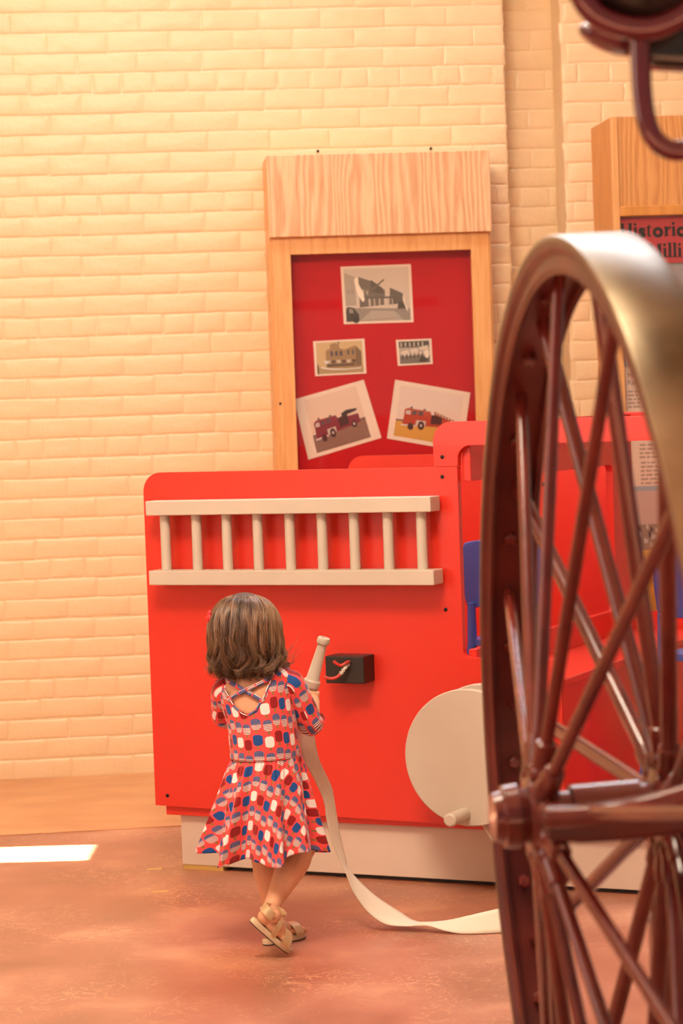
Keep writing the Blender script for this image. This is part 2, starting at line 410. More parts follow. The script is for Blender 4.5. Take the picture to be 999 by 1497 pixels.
def brick_mesh(length, rnd):
    """one painted-over brick: soft edges, front proud of the joint"""
    hl, hz = length / 2, .0328; vs = []; fs = []
    eu = .007 / hl; us = [-1, -1 + eu, -.5, 0, .5, 1 - eu, 1]; ws = [-1, -.76, 0, .76, 1]; nx, nz = 6, 4
    out = .0024; lean = rnd.uniform(-.0008, .0008); lift = rnd.uniform(-.0006, .0007)
    for i in range(nx + 1):
        for k in range(nz + 1):
            ex, ez = i in (0, nx), k in (0, nz)
            x = us[i] * hl + rnd.uniform(-1, 1) * (.0032 if ex else .003 if i in (1, nx - 1) else .001)
            z = ws[k] * hz + rnd.uniform(-1, 1) * (.0017 if ez else .0018)
            d = (out * rnd.uniform(.05, .5) if (ex or ez) else out + lift + lean * ws[k] + rnd.uniform(-1, 1) * .0006)
            vs.append((x, -d, z))
    idx = lambda i, k: i * (nz + 1) + k
    for i in range(nx):
        for k in range(nz): fs.append((idx(i, k), idx(i + 1, k), idx(i + 1, k + 1), idx(i, k + 1)))
    ring = [idx(i, 0) for i in range(nx + 1)] + [idx(nx, k) for k in range(1, nz + 1)] + [idx(i, nz) for i in range(nx - 1, -1, -1)] + [idx(0, k) for k in range(nz - 1, 0, -1)]
    o = len(vs)
    for q in ring:
        x, y, z = vs[q]; vs.append((x * (1 + .0045 / hl), .003, z * (1 + .0045 / hz)))
    for a in range(len(ring)):
        b = (a + 1) % len(ring); fs.append((ring[a], o + a, o + b, ring[b]))
    me = bpy.data.meshes.new('brick'); me.from_pydata(vs, [], fs); me.materials.append(M['wall'])
    me.polygons.foreach_set('use_smooth', [True] * len(me.polygons)); me.update(); return me
rb = random.Random(3)
def hash_j(r, k): return (sin(r * 12.9898 + k * 78.233) * 43758.5453) % 1
LONG = [brick_mesh(.2085, rb) for _ in range(12)]; SHORT = [brick_mesh(.1015, rb) for _ in range(8)]
cases_px = [(396, 232, 716, 700), (880, 178, 1100, 620)]
singles = []; rest = []
z_hdr0 = wall_sz(200, 296)[1]; row0 = round(z_hdr0 / PITCHZ - .5)
for row in range(int(ZT / PITCHZ)):
    z = (row + .5) * PITCHZ; hdr = (row - row0) % 6 == 0
    for (s0, s1, out) in ((-3.4, S_EDGE1, 0), (S_EDGE1, S_EDGE2, -REC), (S_EDGE2, 3.6, 0)):
        step = .1055 if hdr else PITCHS
        off = rb.uniform(-.01, .01) + (.05 if hdr else (PITCHS / 2 if row % 2 else 0))
        k = flr((s0 - off) / step)
        while True:
            ja = (hash_j(row, k) - .5) * .018; jb = (hash_j(row, k + 1) - .5) * .018; a = off + k * step + ja; b = off + (k + 1) * step + jb; k += 1
            if a >= s1: break
            a2, b2 = max(a, s0), min(b, s1)
            if b2 - a2 < .02: continue
            full = True
            c = (a2 + b2) / 2; P = W(c, out, z + rb.uniform(-.0020, .0020))
            px, py = proj(P); wpx = (b2 - a2) * 428 / 2
            vis = -wpx < px < 999 + wpx and -16 < py < 1160
            if vis:
                for (x0, y0, x1, y1) in cases_px:
                    if x0 < px - wpx and px + wpx < x1 and y0 < py - 10 and py < y1: vis = False
                if px - wpx > 235 and py > 702 and px < 960: vis = False
                if px > 860 and 600 < py: vis = False
            (singles if vis else rest).append((P, b2 - a2, hdr, full))
SMALLW = Matrix.Rotation(WYAW, 4, 'Z')
def bmat(P, w, hdr, ro):
    ref = .1055 if hdr else PITCHS
    return Matrix.Translation(P) @ SMALLW @ Matrix.Rotation(ro, 4, 'Y') @ Matrix.Diagonal((w / ref, 1, 1, 1))
if len(singles) > 300: rest += singles[300:]; singles = singles[:300]
for (P, w, hdr, full) in singles:
    me = rb.choice(SHORT if (hdr or w < .13) else LONG); o = bpy.data.objects.new('brick', me); COL.objects.link(o); o.parent = wall
    o.matrix_basis = bmat(P, w, hdr or w < .13, rb.uniform(-.009, .009))
bmr = MB()
for (P, w, hdr, full) in rest:
    h2 = hdr or w < .13; me = rb.choice(SHORT if h2 else LONG); mt = bmat(P, w, h2, 0)
    bmr.add([mt @ v.co for v in me.vertices], [tuple(p.vertices) for p in me.polygons])
tag(bmr.build('bricks_beyond', M['wall'], parent=wall, smooth=True, recalc=False), kind='stuff')

# ------------------------------------------------------------------ display case, left
def wobj(mb, name, m, parent, **k):
    return mb.build(name, m, parent=parent, **k)
def case_frame(name, s, z0=0):
    t = empty(name, W(s, 0, z0), WYAW); return t
# local frame of a case: x along the wall, y = -out, z up
sL, zT = wall_sz(389, 229, .18); sR, _ = wall_sz(711, 222, .18); D1 = .18
case = case_frame('display_case', sL); tag(case, 'light oak wall display case with a crimson felt board of old photographs', 'display case')
Wd = sR - sL + .006; zb = .60; zh = wall_sz(400, 348, D1)[1]; zr = wall_sz(420, 373, D1)[1]; st = .062
sb = MB(); sb.box(0, .018, -D1, 0, zb, zT); wobj(sb, 'side_board', M['wood'], case, bevel=.002)
sb = MB(); sb.box(Wd - .018, Wd, -D1, 0, zb, zT); wobj(sb, 'side_board', M['wood'], case, bevel=.002)
sb = MB(); sb.box(.018, Wd - .018, -D1, 0, zT - .02, zT - .002); wobj(sb, 'top_board', M['wood'], case)
sb = MB(); sb.box(.0, Wd, -D1 - .032, -D1 - .012, zh, zT); hp = wobj(sb, 'header_panel', M['ply'], case, bevel=.002)
for x0 in (.008, Wd - .008 - st): MB().box(x0, x0 + st, -D1 - .012, -D1 + .012, zb, zT - .02).build('stile', M['wood'], parent=case, bevel=.002)
MB().box(.008 + st, Wd - .008 - st, -D1 - .0125, -D1 + .012, zr, zT - .03).build('top_rail', M['wood'], parent=case, bevel=.002)
MB().box(.008 + st, Wd - .008 - st, -D1 - .0125, -D1 + .012, zb, zb + .06).build('bottom_rail', M['wood'], parent=case, bevel=.002)
MB().box(.018, Wd - .018, -D1 + .045, -D1 + .06, zb, zT - .02).build('felt_board', M['felt'], parent=case)
MB().box(.008 + st, Wd - .008 - st, -D1 + .002, -D1 + .005, zb + .05, zr).build('glass_pane', M['glass'], parent=case)
def screw(P, nrm, r, name, parent):
    m = MB(); m.lathe([(-.002, r), (.0012, r), (.0018, r * .7)], P, nrm, 12); return m.build(name, M['screw'], parent=parent, smooth='angle')
for q in ((465, 221), (630, 217)):
    s_, z_ = wall_sz(*q, .006)
    o = MB(); P = W(s_, .005, z_); o.lathe([(-.006, .0045), (.003, .0048), (.0045, .003)], (0, 0, 0), WN, 12)
    o = o.build('wall_screw', M['screw'], smooth='angle'); o.location = P
    tag(o, 'small dark screw in the cream brick above the ' + ('left end' if q[0] < 500 else 'right end') + ' of the photo case', 'screw')
s_, z_ = wall_sz(410, 590, D1 + .012); screw(Vector((s_ - sL, -D1 - .0125, z_)), (0, -1, 0), .0045, 'screw', case)

# photographs: a sheet of paper with a flat print on it, drawn in unit coordinates
def photo(name, label, corners, prints, border=.05, curl=.0):
    """corners: pixel corners tl, tr, br, bl on the felt board; prints: (colour, polygon in 0..1, y up)"""
    outw = D1 - .045 + .0015
    c = [wall_sz(*q, outw) for q in corners]
    ctr = W(sum(q[0] for q in c) / 4, outw, sum(q[1] for q in c) / 4)
    def P(u, v, dep):
        tl, tr_, br, bl = c
        s = (tl[0] * (1 - u) + tr_[0] * u) * v + (bl[0] * (1 - u) + br[0] * u) * (1 - v)
        z = (tl[1] * (1 - u) + tr_[1] * u) * v + (bl[1] * (1 - u) + br[1] * u) * (1 - v)
        return W(s, outw + dep + curl * 4 * (u - .5) ** 2, z) - ctr
    m = MB(); n = 6; vs = []; fs = []
    for dep in (0, -.0012):
        for i in range(n + 1): vs += [P(i / n, 0, dep), P(i / n, 1, dep)]
    for i in range(n):
        a = 2 * i; fs.append((a, a + 2, a + 3, a + 1)); b = a + 2 * (n + 1); fs.append((b, b + 1, b + 3, b + 2))
        fs += [(a, b, b + 2, a + 2), (a + 1, a + 3, b + 3, b + 1)]
    k = 2 * (n + 1); fs += [(0, 1, k + 1, k), (2 * n, k + 2 * n, k + 2 * n + 1, 2 * n + 1)]
    m.add(vs, fs); root = m.build(name, M['paper'], recalc=True); root.location = ctr; tag(root, label, 'photograph', 'photographs pinned in the oak case')
    pm = MB(); mats = []; d0 = .0003
    bx, by = (border if isinstance(border, tuple) else (border, border))
    for i, (col, poly) in enumerate(prints):
        if col not in mats: mats.append(col)
        pm.cur = mats.index(col)
        # split wide polygons so that they follow the curl
        vs = [P(bx + (1 - 2 * bx) * u, by + (1 - 2 * by) * v, d0 + i * .00006) for u, v in poly]
        tri = tessellate_polygon([[Vector((u, v, 0)) for u, v in poly]])
        pm.add(vs, [tuple(t) for t in tri])
    ms = [flat('print_%d_%d_%d' % tuple(int(x * 255) for x in q), q, .3) for q in mats]
    pm.build('print', ms, parent=root, recalc=False)
    for f in root.children[0].data.polygons: pass
    return root
def rct(x0, y0, x1, y1): return [(x0, y0), (x1, y0), (x1, y1), (x0, y1)]
def disc(x, y, rx, ry, n=12): return [(x + rx * cos(2 * pi * k / n), y + ry * sin(2 * pi * k / n)) for k in range(n)]
def g(v, w=1.0): return (v * 1.0, v * .88 * w, v * .70 * w)
street = [(g(.62), rct(0, 0, 1, 1)), (g(.30), [(0, 0), (1, 0), (1, .22), (0, .26)]), (g(.42), [(.2, 0), (.9, 0), (.75, .18), (.4, .2)]),
          (g(.42), [(0, .3), (.17, .3), (.17, .84), (0, .93)]), (g(.18), [(.22, .26), (.62, .3), (.62, .58), (.4, .76), (.22, .84)]),
          (g(.12), [(.40, .55), (.60, .5), (.58, .62), (.41, .78)]), (g(.15), [(.68, .3), (.9, .32), (.9, .5), (.7, .62)]),
          (g(.16), [(.38, .52), (.62, .76), (.61, .79), (.36, .55)]), (g(.55), rct(.36, .28, .39, .44)), (g(.5), rct(.44, .28, .46, .44)),
          (g(.55), rct(.52, .28, .54, .43)), (g(.6), rct(.60, .28, .62, .44)), (g(.5), rct(.65, .28, .67, .42)), (g(.5), rct(.72, .28, .735, .41)),
          (g(.14), rct(.3, .42, .78, .455)), (g(.08), [(0, 0), (.2, 0), (.2, .13), (.12, .26), (.03, .28), (0, .2)]), (g(.3), [(.05, .16), (.12, .16), (.1, .24), (.05, .25)]),
          (g(.06), disc(.15, .03, .05, .06)), (g(.35), rct(.04, .52, .07, .6)), (g(.35), rct(.1, .52, .13, .6)), (g(.45), rct(.26, .5, .3, .6)), (g(.42), rct(.33, .5, .36, .58)),
          (g(.45), [(.28, .03), (.8, .06), (.75, .1), (.4, .09)]), (g(.1), [(.8, .22), (.95, .22), (.93, .34), (.82, .34)]),
          (g(.9), [(.15, .8), (.21, .84), (.22, .7), (.28, .55), (.3, .4), (.27, .36), (.2, .5), (.17, .62)]), (g(.85), [(.9, .5), (.92, .36), (.97, .15), (.94, .2), (.89, .38)])]
hall = [((.60, .44, .22), rct(0, 0, 1, 1)), ((.42, .30, .14), rct(0, 0, 1, .2)), ((.34, .22, .10), [(.2, .18), (.85, .18), (.85, .86), (.6, .74), (.5, .80), (.5, .92), (.4, .97), (.3, .92), (.3, .8), (.2, .72)]),
        ((.2, .13, .07), [(.85, .18), (.97, .22), (.97, .66), (.85, .86)]), ((.14, .09, .06), rct(.47, .95, .51, 1))]
for k in range(3): hall.append(((.10, .09, .10), [(.30 + k * .1, .55), (.36 + k * .1, .55), (.36 + k * .1, .68), (.33 + k * .1, .73), (.30 + k * .1, .68)]))
for k in range(2): hall.append(((.10, .09, .10), rct(.67 + k * .1, .58, .71 + k * .1, .72)))
for k in range(6): hall.append(((.12, .08, .05) if k % 2 else (.55, .48, .36), [(.2 + k * .11, .42), (.3 + k * .11, .42), (.28 + k * .11, .32), (.22 + k * .11, .32)]))
hall += [((.13, .09, .06), rct(.22, .22, .82, .3)), ((.75, .72, .66), [(.08, .18), (.3, .12), (.6, .1), (.95, .12), (.95, .15), (.6, .13), (.3, .16), (.1, .22)]), ((.7, .68, .62), [(.14, .4), (.2, .3), (.26, .36), (.2, .42)]), ((.05, .05, .05), rct(0, .0, .03, .3))]
crowd = [(g(.45), rct(0, 0, 1, 1)), (g(.10), rct(0, .72, 1, 1)), (g(.2), rct(0, 0, 1, .35)), (g(.7), [(.05, .55), (.3, .62), (.32, .45), (.06, .4)]), (g(.7), [(.36, .62), (.6, .68), (.62, .5), (.38, .48)]), (g(.65), [(.66, .72), (.95, .8), (.95, .6), (.68, .58)])]
for k in range(6): crowd += [(g(.08), rct(.08 + k * .13, .18 + .02 * k, .12 + k * .13, .42)), (g(.75), disc(.17 + k * .13, .38 + .02 * k, .03, .05, 8)), (g(.6), rct(.06 + k * .14, .76, .1 + k * .14, .95))]
crowd += [(g(.07), [(.62, .04), (.9, .04), (.95, .22), (.7, .3)]), (g(.8), disc(.9, .4, .08, .2, 10))]
def engine(bodycol, body2, grd, sky, ox=0, sc=1, flip=False, dark=(.05, .03, .03), ladder=False):
    T = lambda pl: [((ox + u * sc), v) for u, v in pl]
    L_ = [(sky, rct(0, 0, 1, 1)), (grd, [(0, 0), (1, 0), (1, .36), (0, .30)]), ((.16, .12, .12), [(0, .30), (1, .36), (1, .40), (.6, .38), (0, .33)]),
          (bodycol, T([(.06, .24), (.9, .33), (.9, .50), (.52, .50), (.50, .58), (.08, .54)])), (body2, T([(.07, .44), (.5, .5), (.5, .58), (.12, .58), (.07, .54)])),
          ((.55, .48, .44), T([(.09, .46), (.17, .46), (.17, .54), (.10, .53)])), ((.10, .08, .09), T([(.20, .46), (.27, .47), (.27, .55), (.20, .54)])), ((.10, .08, .09), T([(.30, .47), (.38, .48), (.38, .56), (.30, .55)])),
          ((.55, .48, .42), T([(.28, .26), (.44, .28), (.44, .38), (.28, .37)])), ((.6, .55, .5), T([(.04, .22), (.28, .24), (.28, .27), (.04, .25)])),
          (dark, T([(.52, .34), (.70, .36), (.70, .54), (.52, .52)])), (dark, disc(ox + .2 * sc, .23, .05 * sc, .07)), (dark, disc(ox + .37 * sc, .28, .055 * sc, .085)), (dark, disc(ox + .78 * sc, .33, .05 * sc, .07)),
          ((.5, .42, .38), disc(ox + .37 * sc, .28, .02 * sc, .03)), ((.5, .42, .38), disc(ox + .78 * sc, .33, .02 * sc, .03)), (dark, T([(.15, .585), (.2, .585), (.18, .63)])), (dark, T([(.36, .585), (.42, .585), (.4, .62)]))]
    if ladder:
        L_ += [((.30, .10, .06), T([(.56, .60), (.98, .46), (.98, .42), (.56, .53)]))] + [((.70, .52, .38), T([(.58 + k * .05, .60 - k * .016), (.60 + k * .05, .60 - k * .016), (.62 + k * .05, .54 - k * .016), (.60 + k * .05, .54 - k * .016)])) for k in range(8)]
    else:
        L_ += [(dark, T([(.60, .52), (.88, .56), (.9, .60), (.7, .62), (.6, .58)]))]
    return L_
photo('street_photograph', 'largest black and white photograph, town street with wrecked buildings, top of the board', [(498, 390), (601, 386), (605, 471), (503, 474)], street, .04)
photo('town_hall_photograph', 'sepia photograph of a building with arched windows, pinned below the street scene', [(458, 499), (533, 495), (536, 546), (461, 550)], hall, .05)
photo('crowd_photograph', 'smallest black and white photograph, a crowd with pale awnings', [(579, 497), (631, 495), (633, 532), (582, 535)], crowd, .07)
photo('fire_truck_photograph', 'tilted faded colour photograph of a maroon fire truck, lower corner of the board', [(430, 584), (532, 555), (558, 640), (451, 672)],
      engine((.20, .035, .05), (.24, .045, .06), (.24, .15, .11), (.74, .56, .42)), (.13, .06))
photo('fire_truck_photograph', 'tilted colour photograph of a red ladder truck on yellow grass, partly behind red panel', [(578, 555), (688, 574), (676, 660), (566, 641)],
      engine((.42, .06, .03), (.46, .08, .04), (.62, .33, .07), (.74, .60, .50), .05, .95, ladder=True), (.08, .07))

# ------------------------------------------------------------------ display case, right
D2 = .33
s0, zt2 = wall_sz(893, 171, D2); case2 = empty('display_case', W(s0, 0, 0), WYAW)
tag(case2, 'amber oak wall display case with a red title panel and captions, behind the big wheel', 'display case')
W2 = .95; zb2 = .35; zp = wall_sz(900, 317, D2)[1]; zp0 = wall_sz(900, 302, D2)[1]
MB().box(0, .02, -D2, 0, zb2, zt2).build('side_board', M['woods'], parent=case2, bevel=.002)
MB().box(W2 - .02, W2, -D2, 0, zb2, zt2).build('side_board', M['woods'], parent=case2, bevel=.002)
MB().box(.02, W2 - .02, -D2, 0, zt2 - .02, zt2 - .001).build('top_board', M['woods'], parent=case2)
MB().box(0.018, W2 - .018, -D2 - .004, -D2 + .015, zp0, zt2).build('header_panel', M['ply2'], parent=case2, bevel=.002)
for x0 in (-.002, W2 - .02): MB().box(x0, x0 + .022, -D2 - .012, -D2 + .012, zb2, zt2).build('stile', M['wood'], parent=case2, bevel=.002)
MB().box(.02, W2 - .02, -D2 - .014, -D2 + .012, zp, zp0).build('ledge', M['woods'], parent=case2, bevel=.003)
MB().box(.02, W2 - .02, -D2 + .02, -D2 + .03, zb2, zp0).build('back_panel', flat('slate_backing', (.30, .30, .29), .6), parent=case2)
MB().box(.02, W2 - .02, -D2 - .002, -D2 + .001, zb2, zp).build('glass_pane', M['glass'], parent=case2)
YF = D2 - .02
def c2(px, py, out=YF): s_, z_ = wall_sz(px, py, out); return s_ - s0, z_
def panel2(name, px0, py0, py1, w, m, dep=.004):
    x, z1 = c2(px0, py0); _, z0 = c2(px0, py1)
    return MB().box(x, x + w, -YF - dep, -YF, z0, z1).build(name, m, parent=case2), x, z0, z1
_, tx, tz0, tz1 = panel2('title_panel', 901, 319, 387, .62, flat('title_red', (.50, .055, .06), .35))
# bold serif lettering on the title panel
def font_glyph(ch, size, off):
    cu = bpy.data.curves.new('t', 'FONT'); cu.body = ch; cu.size = size; cu.offset = off; cu.resolution_u = 4
    ob = bpy.data.objects.new('t', cu); COL.objects.link(ob); dg = bpy.context.evaluated_depsgraph_get()
    me = bpy.data.meshes.new_from_object(ob.evaluated_get(dg)); vs = [v.co.copy() for v in me.vertices]; fs_ = [tuple(p.vertices) for p in me.polygons]
    bpy.data.objects.remove(ob); bpy.data.meshes.remove(me)
    return vs, fs_
def letter(ch, h):
    """(polygons or font mesh, advance) for a bold serif letter with capital height h, stems with slab feet"""
    x = h * .70; sw = h * .215; th = h * .055; P = []
    def stem(x0, z0, z1, foot=True, head=True, hl=True):
        P.append([(x0, z0), (x0 + sw, z0), (x0 + sw, z1), (x0, z1)])
        e_ = h * .07
        if foot: P.append([(x0 - e_, z0), (x0 + sw + e_, z0), (x0 + sw + e_, z0 + th), (x0 - e_, z0 + th)])
        if head: P.append([(x0 - e_, z1 - th), (x0 + (sw + e_ if hl else sw), z1 - th), (x0 + (sw + e_ if hl else sw), z1), (x0 - e_, z1)])
    if ch == 'H': stem(.07 * h, 0, h); stem(.62 * h, 0, h); P.append([(.2 * h, .47 * h), (.65 * h, .47 * h), (.65 * h, .55 * h), (.2 * h, .55 * h)]); adv = .93 * h
    elif ch == 'M':
        P.append([(.10 * h, 0), (.16 * h, 0), (.16 * h, h), (.10 * h, h)]); P.append([(.02 * h, 0), (.26 * h, 0), (.26 * h, th), (.02 * h, th)])
        P.append([(.04 * h, h), (.28 * h, h), (.60 * h, .25 * h), (.50 * h, .02 * h), (.12 * h, h - th)]); P.append([(.50 * h, .02 * h), (.56 * h, .12 * h), (.86 * h, h), (.80 * h, h)])
        stem(.80 * h, 0, h); adv = 1.10 * h
    elif ch == 'i': stem(.07 * h, 0, x, hl=False); P.append([(.165 * h + .12 * h * cos(a * pi / 4), .90 * h + .12 * h * sin(a * pi / 4)) for a in range(8)]); adv = .36 * h
    elif ch == 'l': stem(.07 * h, 0, h * 1.05, hl=False); adv = .36 * h
    elif ch == 't': P += [[(.08 * h, .12 * h), (.26 * h, .05 * h), (.26 * h, .92 * h), (.08 * h, .72 * h)], [(0, x - th * 1.3), (.42 * h, x - th * 1.3), (.42 * h, x), (0, x)], [(.08 * h, .12 * h), (.16 * h, 0), (.32 * h, 0), (.42 * h, .1 * h), (.30 * h, .08 * h), (.2 * h, .16 * h)]]; adv = .44 * h
    elif ch == 'r': stem(.07 * h, 0, x, hl=False); P.append([(.26 * h, x * .7), (.36 * h, x), (.46 * h, x * 1.02), (.54 * h, x * .9), (.48 * h, x * .72), (.38 * h, x * .74), (.28 * h, x * .5)]); adv = .54 * h
    else:
        vs, fs_ = font_glyph(ch, h * 1.34, h * .065); w = max(v.x for v in vs) - min(v.x for v in vs); mn_ = min(v.x for v in vs)
        return [('m', [(v.x - mn_ + .02 * h, v.y) for v in vs], fs_)], w + .06 * h
    return P, adv
def text_line(word, x, z, h, mb, y):
    for ch in word:
        P, adv = letter(ch, h)
        for q in P:
            if q[0] == 'm': mb.add([(x + a, y, z + b) for a, b in q[1]], q[2])
            else:
                tri = tessellate_polygon([[Vector((a, b, 0)) for a, b in q]]); mb.add([(x + a, y, z + b) for a, b in q], [tuple(t) for t in tri])
        x += adv
hx, hz = c2(907, 347.5); lt = MB(); text_line('Historic', hx, hz, .047, lt, -YF - .0045)
lt.build('title_lettering', M['black'], parent=case2, recalc=False)
hx, hz = c2(957, 377); hx -= .024; lt = MB(); text_line('Milli', hx, hz, .047, lt, -YF - .0045)
lt.build('title_lettering', M['black'], parent=case2, recalc=False)
# picture, caption and further panels under the title
panel2('photo_panel', 903, 390, 528, .40, flat('photo_grey', (.33, .30, .30), .4))
pm = MB(); rr_ = random.Random(5)
for k in range(26):
    x, z = c2(905 + rr_.uniform(0, 70), rr_.uniform(470, 524)); w = rr_.uniform(.008, .03); h_ = rr_.uniform(.006, .03); pm.cur = k % 3
    pm.add([(x, -YF - .0048, z), (x + w, -YF - .0048, z), (x + w * .8, -YF - .0048, z + h_), (x + w * .1, -YF - .0048, z + h_)], [(0, 1, 2, 3)])
pm.build('photo_figures', [flat('pg1', (.09, .07, .07)), flat('pg2', (.55, .48, .44)), flat('pg3', (.2, .17, .17))], parent=case2, recalc=False)
panel2('blue_band', 904, 528, 537, .40, flat('blue_grey_card', (.33, .38, .42), .5))
panel2('caption_card', 905, 537, 712, .40, flat('cream_card', (.78, .60, .47), .5))
def simple_text(word, px, py, h, m, name='caption_lettering', off=0):
    vs, fs_ = font_glyph(word, h, off); x, z = c2(px, py)
    b = MB(); b.add([(x + v.x, -YF - .0047, z + v.y) for v in vs], fs_); return b.build(name, m, parent=case2, recalc=False)
ink = flat('caption_ink', (.22, .15, .12), .6); ink2 = flat('pale_ink', (.42, .30, .24), .6)
simple_text('Milli', 917, 553, .026, ink); simple_text('Razes', 917, 562.5, .024, ink)
tl = MB()
def words_row(py, x0=918, x1=985, h=.0065):
    x, z = c2(x0, py); xe = c2(x1, py)[0]
    while x < xe:
        w = rr_.uniform(.006, .026); tl.add([(x, -YF - .0047, z), (x + w, -YF - .0047, z), (x + w, -YF - .0047, z + h), (x, -YF - .0047, z + h)], [(0, 1, 2, 3)]); x += w + .005
for k in range(5): words_row(574 + k * 5.6)
for k in range(4): words_row(652 + k * 6, 935, 975)
for k in range(6): words_row(678 + k * 6, 937, 972)
tag(tl.build('caption_text_rows', ink2, parent=case2, recalc=False), kind='stuff')
panel2('blue_band', 905, 712, 719, .40, flat('blue_grey_card', (.33, .38, .42), .5))
panel2('pink_picture', 905, 719, 768, .40, flat('pink_print', (.56, .40, .34), .4))
panel2('crowd_picture', 905, 768, 806, .40, flat('photo_brown', (.30, .23, .17), .4))
pm = MB()
for k in range(30):
    x, z = c2(930 + rr_.uniform(0, 66), rr_.uniform(772, 800)); w = rr_.uniform(.006, .02); pm.cur = k % 2
    pm.add([(x, -YF - .0048, z), (x + w, -YF - .0048, z), (x + w, -YF - .0048, z + .012), (x, -YF - .0048, z + .018)], [(0, 1, 2, 3)])
pm.build('photo_figures', [flat('pg1', (.09, .07, .07)), flat('pg2', (.55, .48, .44))], parent=case2, recalc=False)
panel2('yellow_picture', 905, 806, 900, .40, flat('yellow_print', (.78, .42, .07), .4))

# ------------------------------------------------------------------ the play fire truck
AL = radians(25.5)
TN = Vector((-sin(AL), -cos(AL), 0)); TE = Vector((cos(AL), -sin(AL), 0))
TP = on_floor(267, 1270); TP = TP + TN * .03
truck = empty('play_fire_truck', TP, -AL); tag(truck, 'big red wooden play fire truck with ivory ladder, standing by the brick wall', 'play truck')
def tl_(px, py, w=0):
    """pixel -> truck (x, z) on the plane w behind the side panel"""
    P = on_plane(px, py, TP - TN * w, TN); return (P - TP).dot(TE), P.z
TW = 1.32; TK = .022; XE = 1.95
def zbot(x): return .176 - .022 * x / 1.3
def side(name, y0, inner=False):
    pts = [(-.06, zbot(-.06)), (XE, zbot(XE), .0), (XE, 1.082), (1.80, 1.082), (1.80, .62, .03), (1.60, .62, .03), (1.60, .20, .02), (1.125, .20, .02), (1.125, .592, .02), (.862, .592, .018), (.862, 1.0795), (.80, 1.0795), (-.06, 1.0795 + .003, .052)]
    m = MB(); m.prism(rp(pts), y0, y0 + TK); return m.build(name, M['red'], parent=truck, bevel=.003)
def header(y0):
    pts = [(.797, 1.0815), (.864, 1.0815), (.864, 1.134, .035), (1.797, 1.134, .035), (1.797, 1.0835), (1.87, 1.0835), (1.87, 1.195, .05), (.797, 1.195, .05)]
    m = MB(); m.prism(rp(pts), y0, y0 + TK); return m.build('cab_header_board', M['red'], parent=truck, bevel=.003)
side('side_panel', 0); side('side_panel', TW - TK); header(0); header(TW - TK)
MB().box(-.035, XE - .03, .012, TW - .012, .150, .178).build('under_frame', M['red'], parent=truck, bevel=.002)
# plinth with its wooden shim
MB().box(0, XE - .05, .030, TW - .03, .012, .150).build('plinth', M['base'], parent=truck, bevel=.002)
MB().box(.002, .125, .032, .10, 0, .012).build('shim', flat('shim_wood', (.55, .33, .08), .6), parent=truck)
MB().box(.13, XE - .1, .06, TW - .06, 0, .012).build('plinth_shadow_gap', M['black'], parent=truck)  # black slab standing in for the dark shadow gap under the plinth
# rear body: end wall, deck, cab cross wall with its opening, inner lining
MB().box(-.05, -.03, TK, TW - TK, .178, 1.0).build('end_wall', M['red'], parent=truck, bevel=.002)
MB().box(-.03, XE - .02, TK, TW - TK, .178, .20).build('deck', M['red'], parent=truck)
cw = MB(); cw.prism(rp([(TK, .20), (TW - TK, .20), (TW - TK, 1.19), (TK, 1.19), (TK, 1.042), (TW - .20, 1.042, .02), (TW - .20, .612, .02), (TK, .612)]), .868, .890, axis='x')
cw.build('cross_wall', M['red'], parent=truck, bevel=.002)
# bench in the cab
MB().box(.89, 1.125, TK, TW - TK, .518, .540).build('bench_top', M['red'], parent=truck, bevel=.004)
MB().box(1.098, 1.116, TK, TW - TK, .20, .518).build('bench_front', M['red'], parent=truck, bevel=.002)
MB().box(XE - .16, XE - .12, TK, TW - TK, .20, .70).build('dash_panel', M['red'], parent=truck, bevel=.004)
MB().box(XE - .02, XE, TK, TW - TK, .18, 1.05).build('front_panel', M['red'], parent=truck, bevel=.004)
for (q, w) in (((245, 1163), 0), ((647, 668), 0), ((647, 697), 0), ((652, 891), 0)):
    x, z = tl_(*q, w); screw(Vector((x, -.0004, z)), (0, -1, 0), .0052, 'screw', truck)
P = on_plane(795, 708, TP - TN * (TW - TK), TN); screw(Vector(((P - TP).dot(TE), TW - TK - .0004, P.z)), (0, -1, 0), .0065, 'screw', truck)
# ladder
LY0, LY1 = -.074, -.012
lx0, lz0 = tl_(213, 754, LY0); lx1, _ = tl_(630, 751, LY0)
lad = MB().box(lx0, lx1, LY0, LY1, lz0, lz0 + .0385).build('ladder', M['white'], parent=truck, bevel=.0025); lad['label'] = 'ivory ladder on the side of the truck'
mx0, mz0 = tl_(218, 855.5, LY0)
MB().box(mx0, mx0 + lx1 - lx0, LY0, LY1, mz0, mz0 + .0385).build('rail', M['white'], parent=lad, bevel=.0025)
for k, px in enumerate([240.8, 286.5, 330.7, 375.9, 422.9, 470, 517.1, 566.6, 615.6]):
    a = tl_(px, 760, -.043)[0]; b = tl_(px + 3.5, 830, -.043)[0]; x = (a + b) / 2
    m = MB(); m.tube([(x, -.043, mz0 + .03), (x, -.043, lz0 + .008)], .0135, 16); m.build('rung', M['white'], parent=lad, smooth='angle')
for x in (.1, .4, .7):
    for zz in (lz0 + .019, mz0 + .019): MB().box(x - .02, x + .02, -.014, .001, zz - .012, zz + .012).build('bracket', M['white'], parent=lad)
